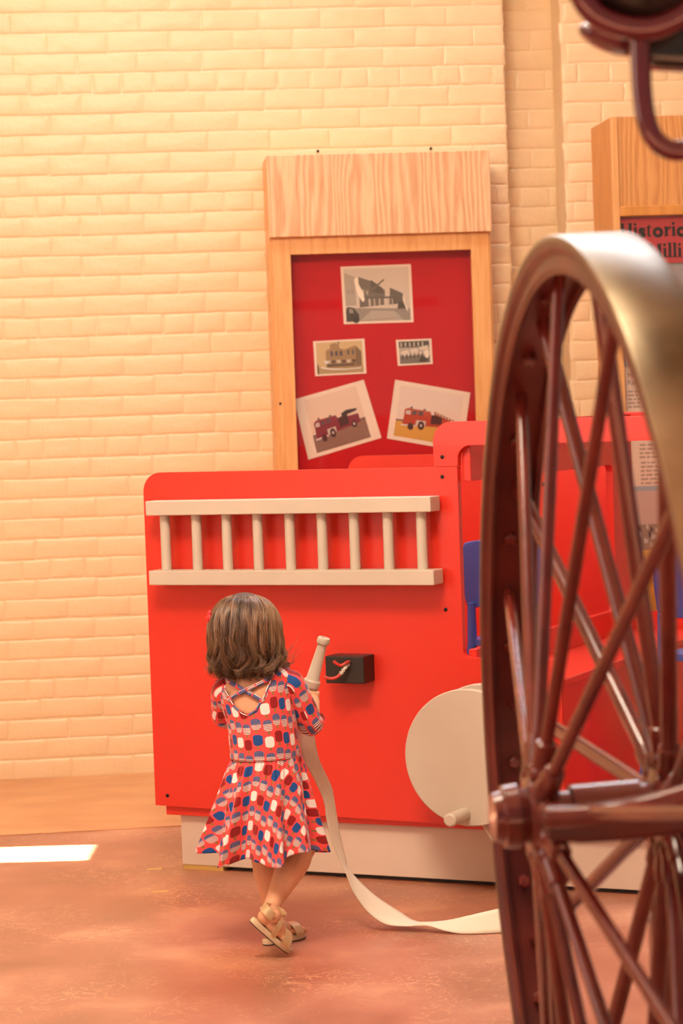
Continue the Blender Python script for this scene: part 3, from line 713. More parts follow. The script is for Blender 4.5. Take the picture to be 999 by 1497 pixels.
# knob block with its cord
bx0, bz1 = tl_(475, 959, -.067); bx1, bz0 = tl_(533, 1000, -.067)
blk = MB().box(bx0, bx1, -.067, .0, bz0, bz1).build('switch_block', M['black'], parent=truck, bevel=.003); blk['label'] = 'black box with twisted red cord ends'
def tpx(px, py, w): x, z = tl_(px, py, w); return Vector((x, w, z))
m = MB(); m.tube(spline([tpx(511, 967.5, -.066), tpx(507, 968.5, -.078), tpx(499, 973, -.088), tpx(492, 970, -.094), tpx(488, 966.5, -.098)], 5), .0042, 8); m.build('cord', M['cord'], parent=blk, smooth=True)
m = MB(); m.tube(spline([tpx(509, 971, -.066), tpx(505, 976, -.08), tpx(501, 982, -.088), tpx(498, 986, -.092)], 5), [.0055 + .0016 * sin(i * 1.7) for i in range(16)], 8); m.build('taped_cord', M['tape'], parent=blk, smooth=True)
m = MB(); m.tube(spline([tpx(498, 986, -.092), tpx(491, 991, -.098), tpx(482, 992, -.104), tpx(474, 989.5, -.11)], 5), .0045, 8); m.build('cord', M['cord'], parent=blk, smooth=True)
# hose reel
RY = -.155
rx, rz_ = tl_(684.5, 1108, RY)
xl, _ = tl_(594, 1094, RY); RR = rx - xl
RR = .172
reel = MB(); reel.lathe([(0, RR - .003), (.003, RR), (.015, RR), (.018, RR - .003)], (rx, RY, rz_), (0, 1, 0), 72)
reel = reel.build('hose_reel', M['white'], parent=truck, smooth='angle'); reel['label'] = 'ivory round hose reel with a peg handle'
m = MB(); m.lathe([(0, RR - .003), (.003, RR), (.015, RR), (.018, RR - .003)], (rx, -.045, rz_), (0, 1, 0), 72); m.build('flange', M['white'], parent=reel, smooth='angle')
m = MB(); m.lathe([(0, .07), (.13, .07)], (rx, RY + .018, rz_), (0, 1, 0), 40); m.build('spool', M['white'], parent=reel, smooth='angle')
m = MB(); m.lathe([(0, .10), (.078, .10)], (rx, RY + .025, rz_), (0, 1, 0), 40); m.build('wound_hose', M['hose'], parent=reel, smooth='angle')
m = MB(); m.lathe([(0, .025), (.03, .025)], (rx, -.028, rz_), (0, 1, 0), 24); m.build('axle', M['white'], parent=reel, smooth='angle')
hx_, hz_ = tl_(679, 1190, RY)
m = MB(); m.lathe([(-.095, .0125), (-.092, .0165), (-.02, .0165), (.001, .0165)], (hx_, RY, hz_), (0, 1, 0), 24); m.build('peg_handle', M['white'], parent=reel, smooth='angle')

# ------------------------------------------------------------------ blue chairs inside the truck
def chair(label, x, y, rz, z0, group='small blue plastic chairs in the play truck'):
    P = TP + TE * x - TN * y + Vector((0, 0, z0))
    t = empty('child_chair', P, -AL + rz); tag(t, label, 'chair', group)
    # local: back at +y, seat forward to -y ; total height .64
    n = 10; vs = []; fs_ = []
    for (zz, yy, hw) in ((.44, .135, .122), (.47, .139, .130), (.55, .150, .132), (.61, .158, .129), (.635, .161, .115)):
        for th in (0, .014):
            for i in range(n + 1):
                u = -1 + 2 * i / n; vs.append((u * hw, yy + .03 * (1 - u * u) - th - .03, zz + .012 * (1 - u * u)))
    def id_(r, th, i): return (r * 2 + th) * (n + 1) + i
    for r in range(4):
        for i in range(n):
            fs_.append((id_(r, 0, i), id_(r, 0, i + 1), id_(r + 1, 0, i + 1), id_(r + 1, 0, i))); fs_.append((id_(r, 1, i), id_(r + 1, 1, i), id_(r + 1, 1, i + 1), id_(r, 1, i + 1)))
        for i in (0, n): fs_.append((id_(r, 0, i), id_(r + 1, 0, i), id_(r + 1, 1, i), id_(r, 1, i)))
    for i in range(n):
        for r in (0, 4): fs_.append((id_(r, 0, i), id_(r, 1, i), id_(r, 1, i + 1), id_(r, 0, i + 1)))
    m = MB(); m.add(vs, fs_); m.build('backrest', M['blue'], parent=t, smooth='angle', bevel=.003)
    m = MB(); m.prism(rp([(-.13, -.155, .04), (.13, -.155, .04), (.125, .13, .05), (-.125, .13, .05)]), 0, .018)
    for v in m.v: v.y, v.z = v.z, v.y + .335
    m.build('seat', M['blue'], parent=t, bevel=.005)
    for sx in (-1, 1):
        m = MB(); m.tube([(sx * .14, -.175, 0), (sx * .11, -.13, .34)], [.014, .018], 10); m.build('leg', M['blue'], parent=t, smooth='angle')
        m = MB(); m.tube([(sx * .135, .20, 0), (sx * .105, .12, .34), (sx * .100, .128, .46)], [.015, .019, .016], 10, flat=.7); m.build('leg', M['blue'], parent=t, smooth='angle')
    return t
chair('blue plastic child chair behind the cab opening of the play truck', .66, .93, radians(178), .20)
chair('blue plastic child chair in the cab of the play truck, behind the big wheel', 1.36, .60, radians(165), .20)

# ------------------------------------------------------------------ steam fire engine: wheel and ironwork
WC = Vector((.3222, 2.9899, .7240)); gam, kap, WR = .1, .0246, .7242; HWR = .042
wa = Vector((cos(gam) * cos(kap), sin(gam) * cos(kap), sin(kap))); wu = Vector((-sin(gam), cos(gam), 0)); wv_ = wa.cross(wu)
eng = empty('steam_fire_engine', (WC.x + .3, WC.y, 0)); tag(eng, 'maroon antique fire engine, its tall spoked iron-tyred wheel close in the foreground', 'fire engine')
ER = Matrix((wa, wu, wv_)).transposed().to_4x4()
WM = Matrix.Translation(WC - eng.location) @ ER
# wheel local: X = axle (away from viewer side), Y = u, Z = up
def ringmesh(prof, n=160):
    vs = []; fs_ = []; k = len(prof)
    for i in range(n):
        t = 2 * pi * i / n
        for (a, r) in prof: vs.append((a, r * cos(t), r * sin(t)))
    for i in range(n):
        j = (i + 1) % n
        for q in range(k): fs_.append((i * k + q, i * k + (q + 1) % k, j * k + (q + 1) % k, j * k + q))
    m = MB(); m.add(vs, fs_); return m
h = HWR
rim = ringmesh([(-h, .7175), (-h, .708), (-h + .007, .700), (-h + .004, .684), (-h + .008, .676), (-h + .014, .680), (-h + .016, .692), (h - .016, .692), (h - .014, .680), (h - .008, .676), (h - .004, .684), (h - .007, .700), (h, .708), (h, .7175)]).build('wheel', M['maroond'], parent=eng, smooth='angle')
rim.matrix_basis = WM; rim['label'] = 'tall maroon spoked wheel with a worn steel tyre'
ringmesh([(-h - .001, WR - .002), (-h + .002, WR), (h - .002, WR), (h + .001, WR - .002), (h + .001, .7165), (-h - .001, .7165)]).build('tyre', M['iron'], parent=rim, smooth='angle')
SPR = .0085; SPRB = .0106
HUBC = Vector((0, 0, .012))
hubm = MB(); hubm.lathe([(-.150, .016), (-.149, .030), (-.138, .033), (-.136, .039), (-.118, .041), (-.116, .034), (-.108, .034), (-.106, .044), (-.098, .050), (-.080, .052), (-.070, .044), (-.066, .026), (-.052, .026), (-.050, .033), (.036, .034), (.038, .029), (.050, .029), (.055, .046), (.085, .052), (.095, .040), (.100, .030), (.18, .030), (.182, .036), (.30, .036), (.302, .028), (1.3, .028)], HUBC, (1, 0, 0), 40)
hubm.build('hub', M['maroon'], parent=rim, smooth='angle')
def spoke(t_deg, side_):
    t = radians(t_deg); d = Vector((0, cos(t), sin(t))); hx0 = -.088 if side_ < 0 else .070
    p0 = d * .054 + Vector((hx0, 0, 0)) + HUBC; p1 = d * .694 + Vector((0.004 * side_, 0, 0)); ax = (p1 - p0).normalized()
    m = MB(); m.tube([p0, p0 + ax * .03, p0 + ax * .034, p0 + ax * .045, p0 + ax * .047, p1 - ax * .05, p1 - ax * .03, p1], [.0145, .0145, .0145, .0135] + [SPR if side_ < 0 else SPRB] * 4, 14)
    m.sphere(p0 + ax * .004, .0175, 12)
    return m.build('spoke', M['maroon'], parent=rim, smooth='angle')
for k in range(12): spoke(20 + 30 * k, -1); spoke(5 + 30 * k, 1)
for k in range(24):   # bolt heads along the inside of the rim
    t = radians(12.5 + 15 * k); d = Vector((0, cos(t), sin(t)))
    m = MB(); m.lathe([(0, .0105), (.009, .0105), (.0115, .008)], d * .6905 + Vector((-.004, 0, 0)), -d, 6); m.build('bolt', M['maroon'], parent=rim)
# axle and the curved spring iron beneath it
def eng_pt(off, r_up, du=0): return WC + wa * off + wv_ * r_up + wu * du - eng.location
def epx(px, py, Y): return at(px, py, Y) - eng.location
bar = MB()
pth = spline([epx(800, 1196, 2.80), epx(850, 1193, 2.78), epx(910, 1186, 2.76), epx(965, 1174, 2.75), epx(1040, 1150, 2.74), epx(1180, 1100, 2.72)], 6)
bar.tube(pth, .0135, 14); bar.build('spring_iron', M['maroon'], parent=eng, smooth=True)
lf = MB(); vs = []; fs_ = []
keys = [(800, 1204, 1228), (850, 1202, 1232), (910, 1196, 1229), (965, 1186, 1222), (1040, 1168, 1212), (1180, 1130, 1190)]
for (px, y0, y1) in keys:
    for Y in (2.80, 2.90): vs += [epx(px, y0, Y), epx(px, y1, Y)]
for i in range(len(keys) - 1):
    a = i * 4; b = a + 4
    fs_ += [(a, a + 1, b + 1, b), (a + 2, b + 2, b + 3, a + 3), (a, b, b + 2, a + 2), (a + 1, a + 3, b + 3, b + 1)]
fs_ += [(0, 2, 3, 1), (len(vs) - 4, len(vs) - 3, len(vs) - 1, len(vs) - 2)]
lf.add(vs, fs_); lf.build('leaf_spring', M['maroond'], parent=eng, bevel=.004)
# stand under the axle
P0 = eng_pt(.11, -.03); st_ = MB()
base_ = Vector((P0.x + .045, P0.y + .28, -eng.location.z))
sp_ = MB(); q0 = epx(985, 1215, 3.3); q1 = q0.copy(); q1.z = 0
sp_.prism(rp([(-.036, 0), (.036, 0), (.036, q0.z, .015), (-.036, q0.z, .015)]), -.02, .02)
for v in sp_.v: v.x += q0.x; v.y += q0.y
sp_.build('support_post', M['maroon'], parent=eng, bevel=.004)
MB().box(q0.x - .09, q0.x + .09, q0.y - .06, q0.y + .06, 0, .015).build('post_foot', M['maroon'], parent=eng, bevel=.003)
# chassis ironwork at the top corner: black drum in a maroon cradle with a bent rod
Yd = 2.62
def dpx(px, py, Y=Yd): return at(px, py, Y) - eng.location
drum = MB(); c0 = dpx(938, -120); drum.sphere(c0, (.088, .088, .112), 32); drum.build('drum', M['drum'], parent=eng, smooth=True)
cr = MB(); pts = [dpx(x, y, Yd - .02) for x, y in ((838, -60), (848, -14), (868, 18), (900, 36), (940, 42), (975, 34), (1010, 10), (1040, -30))]
cr.tube(spline(pts, 6), [.0135] * 43, 14); cr.build('cradle_ring', M['rod'], parent=eng, smooth=True)
cr = MB(); pts = [dpx(x, y, Yd - .005) for x, y in ((850, -50), (862, -12), (884, 10), (915, 22), (945, 24), (985, 14), (1020, -14))]
cr.tube(spline(pts, 6), [.012] * 37, 14); cr.build('cradle_ring', M['rod'], parent=eng, smooth=True)
fl_ = MB(); c1 = dpx(893, 58, Yd + .05); fl_.sphere(c1, (.038, .03, .0135), 24, Matrix.Rotation(radians(22), 3, 'Y')); fl_.build('flange', M['rod'], parent=eng, smooth=True)
bk = MB(); bk.prism([(0, 0), (.14, -.012), (.14, .16), (0, .09), (-.02, .03)], 0, .05)
c2_ = dpx(950, 96, Yd + .03)
for v in bk.v: v.x += c2_.x; v.y += c2_.y; v.z += c2_.z
bk.build('chassis_block', M['drum'], parent=eng, bevel=.012, seg=4)
rod = MB(); pts = [dpx(936, 50), dpx(937, 85), dpx(939, 130), dpx(944, 170), dpx(955, 200), dpx(975, 217), dpx(1000, 220), dpx(1030, 208), dpx(1045, 180), dpx(1048, 120), dpx(1046, 40)]
pth = spline(pts, 6); rod.tube(pth, .0112, 16); rod.build('bent_rod', M['rod'], parent=eng, smooth=True)
beam = MB().box(-.6, .8, 0, .05, 0, .05)
for v in beam.v: p = dpx(1040, -150, Yd + .05); v.x += p.x + .45; v.y += p.y; v.z += p.z
beam.build('chassis_beam', M['drum'], parent=eng, bevel=.005)

# ------------------------------------------------------------------ the child
YG = 5.55
girl = empty('person', Vector(on_floor(398, 1386)).to_3d()); GL = girl.location.copy(); GL.z = 0; girl.location = GL
tag(girl, 'toddler in a red lolly-print dress and gold sandals, seen from behind, holding a hose nozzle', 'person')
def G(px, py, Y=YG): return at(px, py, Y) - GL
def bone(mb, pts, n=14):
    """tapered limb with round joints: pts = [(point, radius), ...]"""
    P = [Vector(p) for p, r in pts]; Rr = [r for p, r in pts]
    mb.tube(P, Rr, n)
    for p, r in zip(P, Rr): mb.sphere(p, r, n)

# torso outline: pixel row, centre column, half width (px), half depth (m), depth shift (m)
TOR = [(1160, 391, 46, .060, 0), (1135, 390, 47, .060, 0), (1105, 388, 48, .062, 0), (1080, 386, 47.5, .062, 0), (1055, 383, 47, .062, .002), (1030, 378, 49, .060, .003), (1012, 375, 51, .056, .004),
       (1000, 374, 53, .052, .005), (992, 373.5, 52, .048, .006), (985, 373, 46, .043, .008), (979, 372, 38, .037, .010), (973, 370, 28, .031, .012), (966, 367, 21, .027, .014), (955, 364, 19, .0255, .014)]
def tor_ring(i, grow=0, n=48):
    """interpolated ring (i may be fractional) as points round the body"""
    k = min(int(i), len(TOR) - 2); t = i - k; a = TOR[k]; b = TOR[k + 1]
    py, cx, hw, hd, sh = [a[j] * (1 - t) + b[j] * t for j in range(5)]
    c = G(cx, py, YG + sh); s_ = YG / FPX; hw = hw * s_ + grow; hd = hd + grow; tilt = .13 * min(1, max(0, (1105 - py) / 80))
    out = []
    for q in range(n):
        ph = 2 * pi * q / n; x = cos(ph) * hw; y = sin(ph) * hd
        x = math.copysign(abs(cos(ph)) ** .85, cos(ph)) * hw
        back = max(0, -sin(ph)); y += back * .006 * (1 - abs(cos(ph))) * -1
        out.append(c + Vector((x, y, x * tilt)))
    return out, c
bd = MB(); NR = 27; nn = 48
rings = [tor_ring(i * .5)[0] for i in range(NR)]
bd.add([p for r in rings for p in r], [(i * nn + k, i * nn + (k + 1) % nn, (i + 1) * nn + (k + 1) % nn, (i + 1) * nn + k) for i in range(NR - 1) for k in range(nn)] + [tuple(range(nn))[::-1], tuple((NR - 1) * nn + k for k in range(nn))])
# neck and head (turned away, bent a little forward)
HC = G(358, 922, YG + .020)
bone(bd, [(G(366, 985, YG + .008), .030), (G(362, 955, YG + .014), .027)])
HR = Matrix.Rotation(radians(-8), 3, 'Z') @ Matrix.Rotation(radians(-12), 3, 'X')   # face looks along +y, slightly down and right
def H(x, y, z): return HC + HR @ Vector((x, y, z))
bd.sphere(HC, (.068, .078, .078), 28, HR)
bd.sphere(H(0, .016, -.038), (.053, .054, .044), 20, HR)          # jaw and cheeks
for sx in (-1, 1):
    bd.sphere(H(sx * .030, .047, -.038), (.021, .018, .020), 14, HR); bd.sphere(H(sx * .026, .062, .004), (.018, .010, .009), 12, HR); bd.sphere(H(sx * .026, .0635, -.0215), (.013, .006, .0045), 10, HR)
    bd.sphere(H(sx * .067, .004, -.022), (.008, .014, .019), 12, HR)    # ears
    bd.sphere(H(sx * .067, .004, -.022) + HR @ Vector((sx * .006, -.004, .003)), (.004, .013, .017), 12, HR)
bone(bd, [(H(0, .072, -.010), .0045), (H(0, .077, -.028), .0068)])
for sx in (-1, 1): bd.sphere(H(sx * .006, .074, -.031), .0042, 10)  # nose
bd.sphere(H(0, .053, -.066), (.015, .012, .011), 14, HR)           # chin
bd.sphere(H(0, .064, -.050), (.013, .007, .006), 12, HR)           # mouth
# right arm, bent up to hold the nozzle
SHR, ELR, WRR = G(426, 1001, YG), G(453, 1058, YG + .03), G(459, 1026, YG + .088)
bone(bd, [(G(410, 1000, YG), .030), (SHR, .0275), (SHR.lerp(ELR, .5), .0245), (ELR, .0215), (ELR.lerp(WRR, .4), .0205), (WRR, .0145)])
# left arm, reaching round the front to hold the hose
SHL, ELL, WRL = G(326, 1010, YG + .004), G(325, 1048, YG + .060), G(416, 1060, YG + .118)
bone(bd, [(G(345, 1005, YG), .028), (SHL, .0245), (SHL.lerp(ELL, .5), .0225), (ELL, .0205), (ELL.lerp(WRL, .5), .0185), (WRL, .0145)])
# nozzle axis (needed by the hands)
NZB, NZT = G(451, 1016, YG + .118), G(475.5, 928, YG + .10)
NAX = (NZT - NZB).normalized()
def hand(mb, wrist, grip, axis, r_obj, side_v):
    """palm against the gripped rod, four fingers and a thumb wrapped round it. axis: rod direction, thumb end up."""
    toW = (wrist - grip); toW = (toW - axis * toW.dot(axis)).normalized(); tang = axis.cross(toW).normalized() * side_v
    palm = grip + toW * (r_obj + .009)
    mb.sphere(palm, (.011, .021, .024), 14, Matrix((toW, tang, axis)).transposed())
    bone(mb, [(wrist, .0140), (palm.lerp(wrist, .45), .0145), (palm, .0125)])
    fr_ = (.0058, .0060, .0058, .0050)
    for k in range(4):
        off = axis * (.019 - .0125 * k); rad = r_obj + fr_[k] * .95; pts = []
        L_ = (2.9, 3.1, 2.95, 2.5)[k]
        for j in range(7):
            a = .50 + L_ * j / 6; d = toW * cos(a) + tang * sin(a)
            pts.append((grip + off + d * (rad + (.006 if j == 0 else 0)) , fr_[k] * (1 - .04 * j)))
        bone(mb, pts, 8)
    pts = []
    for j in range(5):
        a = -.35 - 1.7 * j / 4; d = toW * cos(a) + tang * sin(a)
        pts.append((grip + axis * (.012 + .0035 * min(j, 3)) + d * (r_obj + .0065), (.0085, .0078, .0070, .0068, .0060)[j]))
    bone(mb, pts, 8)
GRIP_R = NZB - NAX * .006
hand(bd, WRR, GRIP_R, NAX, .0125, 1)
GRIP_L = G(447, 1050, YG + .142); hand(bd, WRL, GRIP_L, Vector((.08, .0, .99)).normalized(), .007, -1)
# legs
HIPR, KNR, ANR = G(411, 1158, YG + .0), G(441, 1236, YG + .035), G(394.5, 1331, YG - .075)
bone(bd, [(HIPR, .038), (HIPR.lerp(KNR, .5), .041), (KNR, .0375), (KNR.lerp(ANR, .20), .0385), (KNR.lerp(ANR, .38), .0365), (KNR.lerp(ANR, .62), .0275), (KNR.lerp(ANR, .85), .0205), (ANR, .0200)])
HIPL, KNL, ANL = G(368, 1160, YG), G(389, 1240, YG + .05), G(401, 1345, YG + .035)
bone(bd, [(HIPL, .038), (HIPL.lerp(KNL, .5), .040), (KNL, .0365), (KNL.lerp(ANL, .18), .0375), (KNL.lerp(ANL, .36), .036), (KNL.lerp(ANL, .65), .0265), (KNL.lerp(ANL, .88), .0205), (ANL, .020)])
# feet: frame from heel to toe
def foot_frame(heel, toe, up):
    f_ = (toe - heel); L_ = f_.length; f_ = f_.normalized(); u = (up - f_ * up.dot(f_)).normalized(); s_ = f_.cross(u)
    return Matrix((f_, s_, u)).transposed(), L_
def foot(mb, heel, Mx, L_, ankle, inner):
    P = lambda x, y, z: heel + Mx @ Vector((x * L_, y, z))
    mb.sphere(P(.14, 0, .020), (.020, .0175, .020), 14, Mx)
    bone(mb, [(ankle, .0195), (P(.24, 0, .030), .020), (P(.45, 0, .019), .0185), (P(.66, 0, .012), .0145)])
    mb.sphere(P(.68, 0, .010), (.024, .026, .0115), 14, Mx); mb.sphere(P(.45, inner * -.004, .012), (.035, .020, .013), 14, Mx)
    for k, (y, ln, r) in enumerate(((.0195, .97, .0082), (.0085, .96, .0058), (-.001, .93, .0054), (-.010, .89, .0050), (-.0185, .84, .0048))):
        bone(mb, [(P(.76, y * inner * .95, .009), r), (P(ln - .10, y * inner * 1.05, .0085), r), (P(ln - .05, y * inner * 1.05, .006), r * .85)], 8)
SOLE = .0125
HLL = Vector(on_floor(388, 1382)) - GL; TOL = Vector(on_floor(442, 1369)) - GL
HLL.z = TOL.z = SOLE
FML, FLL = foot_frame(HLL, TOL, Vector((0, 0, 1))); foot(bd, HLL, FML, FLL, ANL, 1)
TORr = Vector(on_floor(419, 1396)) - GL; TORr.z = .008; HLR = G(367, 1349, YG - .135)
Ldir = (TORr - HLR).normalized(); upR = (Vector((.62, -.05, .78)))
FMR, FLR = foot_frame(HLR + Vector((.0, 0, 0)), TORr, upR); off_ = FMR @ Vector((0, 0, SOLE))
foot(bd, HLR + off_, FMR, FLR, ANR, -1)
body = bd.build('body', M['skin'], parent=girl, smooth=True)
rm = body.modifiers.new('remesh', 'REMESH'); rm.mode = 'VOXEL'; rm.voxel_size = .0024; rm.use_smooth_shade = True
sm = body.modifiers.new('smooth', 'SMOOTH'); sm.factor = .5; sm.iterations = 5
# eyes, brows, lips
for sx in (-1, 1):
    m = MB(); m.sphere(H(sx * .026, .0615, -.010), (.0108, .0085, .0078), 14, HR); e_ = m.build('eye', M['eye'], parent=girl, smooth=True)
    m = MB(); m.sphere(H(sx * .0262, .0676, -.0105), (.0050, .0030, .0052), 12, HR); m.build('iris', M['iris'], parent=e_, smooth=True)
    m = MB(); m.tube([H(sx * .014, .0738, .009), H(sx * .026, .0715, .012), H(sx * .038, .064, .010)], .0011, 6); m.build('eyebrow', M['scalp'], parent=girl, smooth=True)
m = MB(); m.tube([H(-.011, .0665, -.0500), H(-.005, .0705, -.0480), H(0, .0708, -.0488), H(.005, .0705, -.0480), H(.011, .0665, -.0500)], [.0008, .0020, .0018, .0020, .0008], 8)
m.tube([H(-.010, .0665, -.0515), H(0, .0702, -.0528), H(.010, .0665, -.0515)], [.0008, .0024, .0008], 8); m.build('lips', M['lip'], parent=girl, smooth=True)
# sandals
def sandal(heel, Mx, L_, ankle, inner, label=None):
    P = lambda x, y, z: heel + Mx @ Vector((x * L_, y, z))
    out = []
    for k in range(40):
        t = 2 * pi * k / 40; c = cos(t); s_ = sin(t)
        x = .5 + .54 * c; w = .0215 + .0075 * (x - .2) if x > .2 else .0215; w = .0205 + .009 * max(0, min(1, (x - .25) / .5))
        out.append((x, math.copysign(abs(s_) ** .8, s_) * w))
    def slab(z0, z1, m_, nm, par):
        mb = MB(); vs = [P(x, y, z0) for x, y in out] + [P(x, y, z1) for x, y in out]; n = len(out)
        mb.add(vs, [tuple(range(n))[::-1], tuple(range(n, 2 * n))] + [(i, (i + 1) % n, (i + 1) % n + n, i + n) for i in range(n)])
        return mb.build(nm, m_, parent=par, bevel=.0015, smooth='angle')
    s0_ = slab(-.0105, .0015, M['sole'], 'sandal', girl)
    if label: s0_['label'] = label
    slab(-.0125, -.0100, M['solek'], 'tread', s0_)
    def strap(pts, w, nm='strap'):
        """pts: list of local points (x, y, z); band of width w along the foot direction"""
        path = spline([Vector(p) for p in pts], 6); mb = MB(); vs = []; fs_ = []
        for i, p in enumerate(path):
            t = (path[min(i + 1, len(path) - 1)] - path[max(i - 1, 0)]).normalized(); wd = Vector((1 / L_, 0, 0)) * w if abs(t.y) + abs(t.z) > .3 else Vector((0, 0, 1)) * w
            for sg in (-.5, .5):
                for q in (0, .0018):
                    nrm = Vector((0, p.y, p.z - .012)); nrm = nrm.normalized() if nrm.length else Vector((0, 0, 1))
                    v = p + (wd * sg) + nrm * q; vs.append(P(v.x, v.y, v.z))
        for i in range(len(path) - 1):
            a = i * 4; b = a + 4; fs_ += [(a, b, b + 2, a + 2), (a + 1, a + 3, b + 3, b + 1), (a, a + 1, b + 1, b), (a + 2, b + 2, b + 3, a + 3)]
        mb.add(vs, fs_); return mb.build(nm, M['gold'], parent=s0_, smooth='angle')
    strap([(.72, .029, 0), (.71, .0285, .010), (.70, .017, .0225), (.70, 0, .0265), (.71, -.017, .0225), (.72, -.0285, .010), (.72, -.029, 0)], .024)
    strap([(.42, .0235, 0), (.40, .0235, .012), (.38, .019, .028), (.37, 0, .0435), (.38, -.019, .028), (.40, -.0235, .012), (.42, -.0235, 0)], .013)
    # heel counter: a cup round the back of the heel, and the ankle strap
    mb = MB(); vs = []; fs_ = []; n = 14
    for i in range(n + 1):
        a = pi / 2 + pi * i / n; 
        for (z, r) in ((.024, .0222), (.031, .0212), (.038, .0205), (.044, .0200)):
            for q in (0, .0016):
                x = .15 + cos(a) * (r + q) / L_ * 1.05; y = sin(a) * (r + q); vs.append(P(x, y, z + (0 if z < .04 else 0)))
    for i in range(n):
        for k in range(3):
            a = i * 8 + k * 2; b = a + 8
            if 1 <= k <= 1 and 4 <= i <= 9: pass
            fs_ += [(a, b, b + 2, a + 2), (a + 1, a + 3, b + 3, b + 1)]
        a = i * 8; fs_ += [(a + 6, a + 14, a + 15, a + 7), (a, a + 1, a + 9, a + 8)]
    mb.add(vs, fs_); mb.build('heel_strap', M['gold'], parent=s0_, smooth='angle')
    # ankle strap around the ankle itself
    zc = heel + Mx @ Vector((.2 * L_, 0, .047)); zc = zc.lerp(ankle, .35)
    mb = MB(); vs = []; fs_ = []; n = 24
    for i in range(n):
        a = 2 * pi * i / n
        for z in (-.0055, .0055):
            for r in (.0215, .0232): vs.append(zc + Mx @ Vector((cos(a) * r * 1.12 + .003, sin(a) * r, z + .008 * cos(a))))
    for i in range(n):
        a = i * 4; b = ((i + 1) % n) * 4; fs_ += [(a, b, b + 2, a + 2), (a + 1, a + 3, b + 3, b + 1), (a, a + 1, b + 1, b), (a + 2, b + 2, b + 3, a + 3)]
    mb.add(vs, fs_); mb.build('ankle_strap', M['gold'], parent=s0_, smooth='angle')
sandal(HLL, FML, FLL, ANL, 1); sandal(HLR + off_, FMR, FLR, ANR, -1)

# ------------------------------------------------------------------ dress
def grid_surface(name, P, nu, nv, keep, uvf, m, parent, closed=True, smooth=True, thick=.0012):
    """P(i, j) point, keep(i, j) cell kept; i round (nu cells), j along (nv cells)"""
    cols = nu if closed else nu + 1; vs = []; uvs = []; 
    for j in range(nv + 1):
        for i in range(cols): vs.append(P(i, j))
    fs_ = []; luv = []
    for j in range(nv):
        for i in range(nu):
            if not keep(i, j): continue
            i2 = (i + 1) % cols; fs_.append((j * cols + i, j * cols + i2, (j + 1) * cols + i2, (j + 1) * cols + i))
            luv += [uvf(i, j), uvf(i + 1, j), uvf(i + 1, j + 1), uvf(i, j + 1)]
    used = sorted({q for f in fs_ for q in f}); mp_ = {q: k for k, q in enumerate(used)}
    me = bpy.data.meshes.new(name); me.from_pydata([vs[q] for q in used], [], [tuple(mp_[q] for q in f) for f in fs_])
    ul = me.uv_layers.new(name='UVMap'); ul.data.foreach_set('uv', [c for q in luv for c in q])
    me.polygons.foreach_set('use_smooth', [True] * len(me.polygons)); me.materials.append(m); me.update()
    o = bpy.data.objects.new(name, me); COL.objects.link(o); o.parent = parent
    sd = o.modifiers.new('solid', 'SOLIDIFY'); sd.thickness = thick; sd.offset = 0
    return o
NB, NV = 220, 96
i0, i1 = 1.95, 12.1
brc = [tor_ring(i0 + (i1 - i0) * j / NV, .0052, NB) for j in range(NV + 1)]
cen = brc[0][1]
circ_ = .53
scoop = [(325, 996), (328, 1008), (333, 1018), (338, 1026), (343, 1033), (349, 1040), (356, 1043.5), (363, 1044.5), (370, 1042), (376, 1036), (381, 1028), (386, 1019), (391, 1008), (396, 996), (400, 984), (401, 970)]
scoop_poly = [(322, 950)] + [(323, 985)] + scoop + [(401, 950)]
def inpoly(x, y, P):
    c = False
    for i in range(len(P)):
        x1, y1 = P[i]; x2, y2 = P[i - 1]
        if (y1 > y) != (y2 > y) and x < (x2 - x1) * (y - y1) / (y2 - y1) + x1: c = not c
    return c
def keep_b(i, j):
    p = brc[j][0][i]; ph = 2 * pi * (i + .5) / NB
    px, py = proj(p + GL)
    if sin(ph) < .15: return not inpoly(px, py, scoop_poly)      # back scoop
    zf = 8.6 + 2.2 * abs(cos(ph)) ** 2
    return (i0 + (i1 - i0) * j / NV) < zf
dress = grid_surface('dress', lambda i, j: brc[j][0][i], NB, NV, keep_b,
                     lambda i, j: (circ_ * i / NB, brc[j][1].z - cen.z + .0045), M['dress'], girl)
dress['label'] = 'coral red dress printed with ice lollies, crossed straps at the back'
def body_pt(px, py, grow=.0052):
    """point on the back of the torso surface seen at a pixel"""
    best = None
    for j in range(0, NV + 1, 1):
        for i in range(NB // 2, NB):
            q = brc[j][0][i]; x, y = proj(q + GL); d_ = (x - px) ** 2 + (y - py) ** 2
            if best is None or d_ < best[0]: best = (d_, q)
    return best[1]
def band(name, pix, w, parent, uv0, lift=.001):
    pts = [body_pt(*q) + Vector((0, -lift, 0)) for q in pix]; path = spline(pts, 8)
    for _ in range(3): path = [path[0]] + [(path[i - 1] + path[i] * 2 + path[i + 1]) / 4 for i in range(1, len(path) - 1)] + [path[-1]]
    L_ = [0]
    for i in range(1, len(path)): L_.append(L_[-1] + (path[i] - path[i - 1]).length)
    def P(i, j):
        t = (path[min(i + 1, len(path) - 1)] - path[max(i - 1, 0)]).normalized(); n_ = Vector((0, -1, 0)); b = t.cross(n_).normalized()
        return path[i] + b * w * (j - 1) / 2 + n_ * (.0012 if j == 1 else 0)
    return grid_surface(name, P, len(path) - 1, 2, lambda i, j: True, lambda i, j: (uv0 + L_[i], .012 + w * j / 2), M['dress'], parent, closed=False, thick=.0016)
band('strap', [(333, 1024), (343, 1017), (355, 1011), (368, 1005), (384, 997), (398, 990)], .0095, dress, .01, .0030)
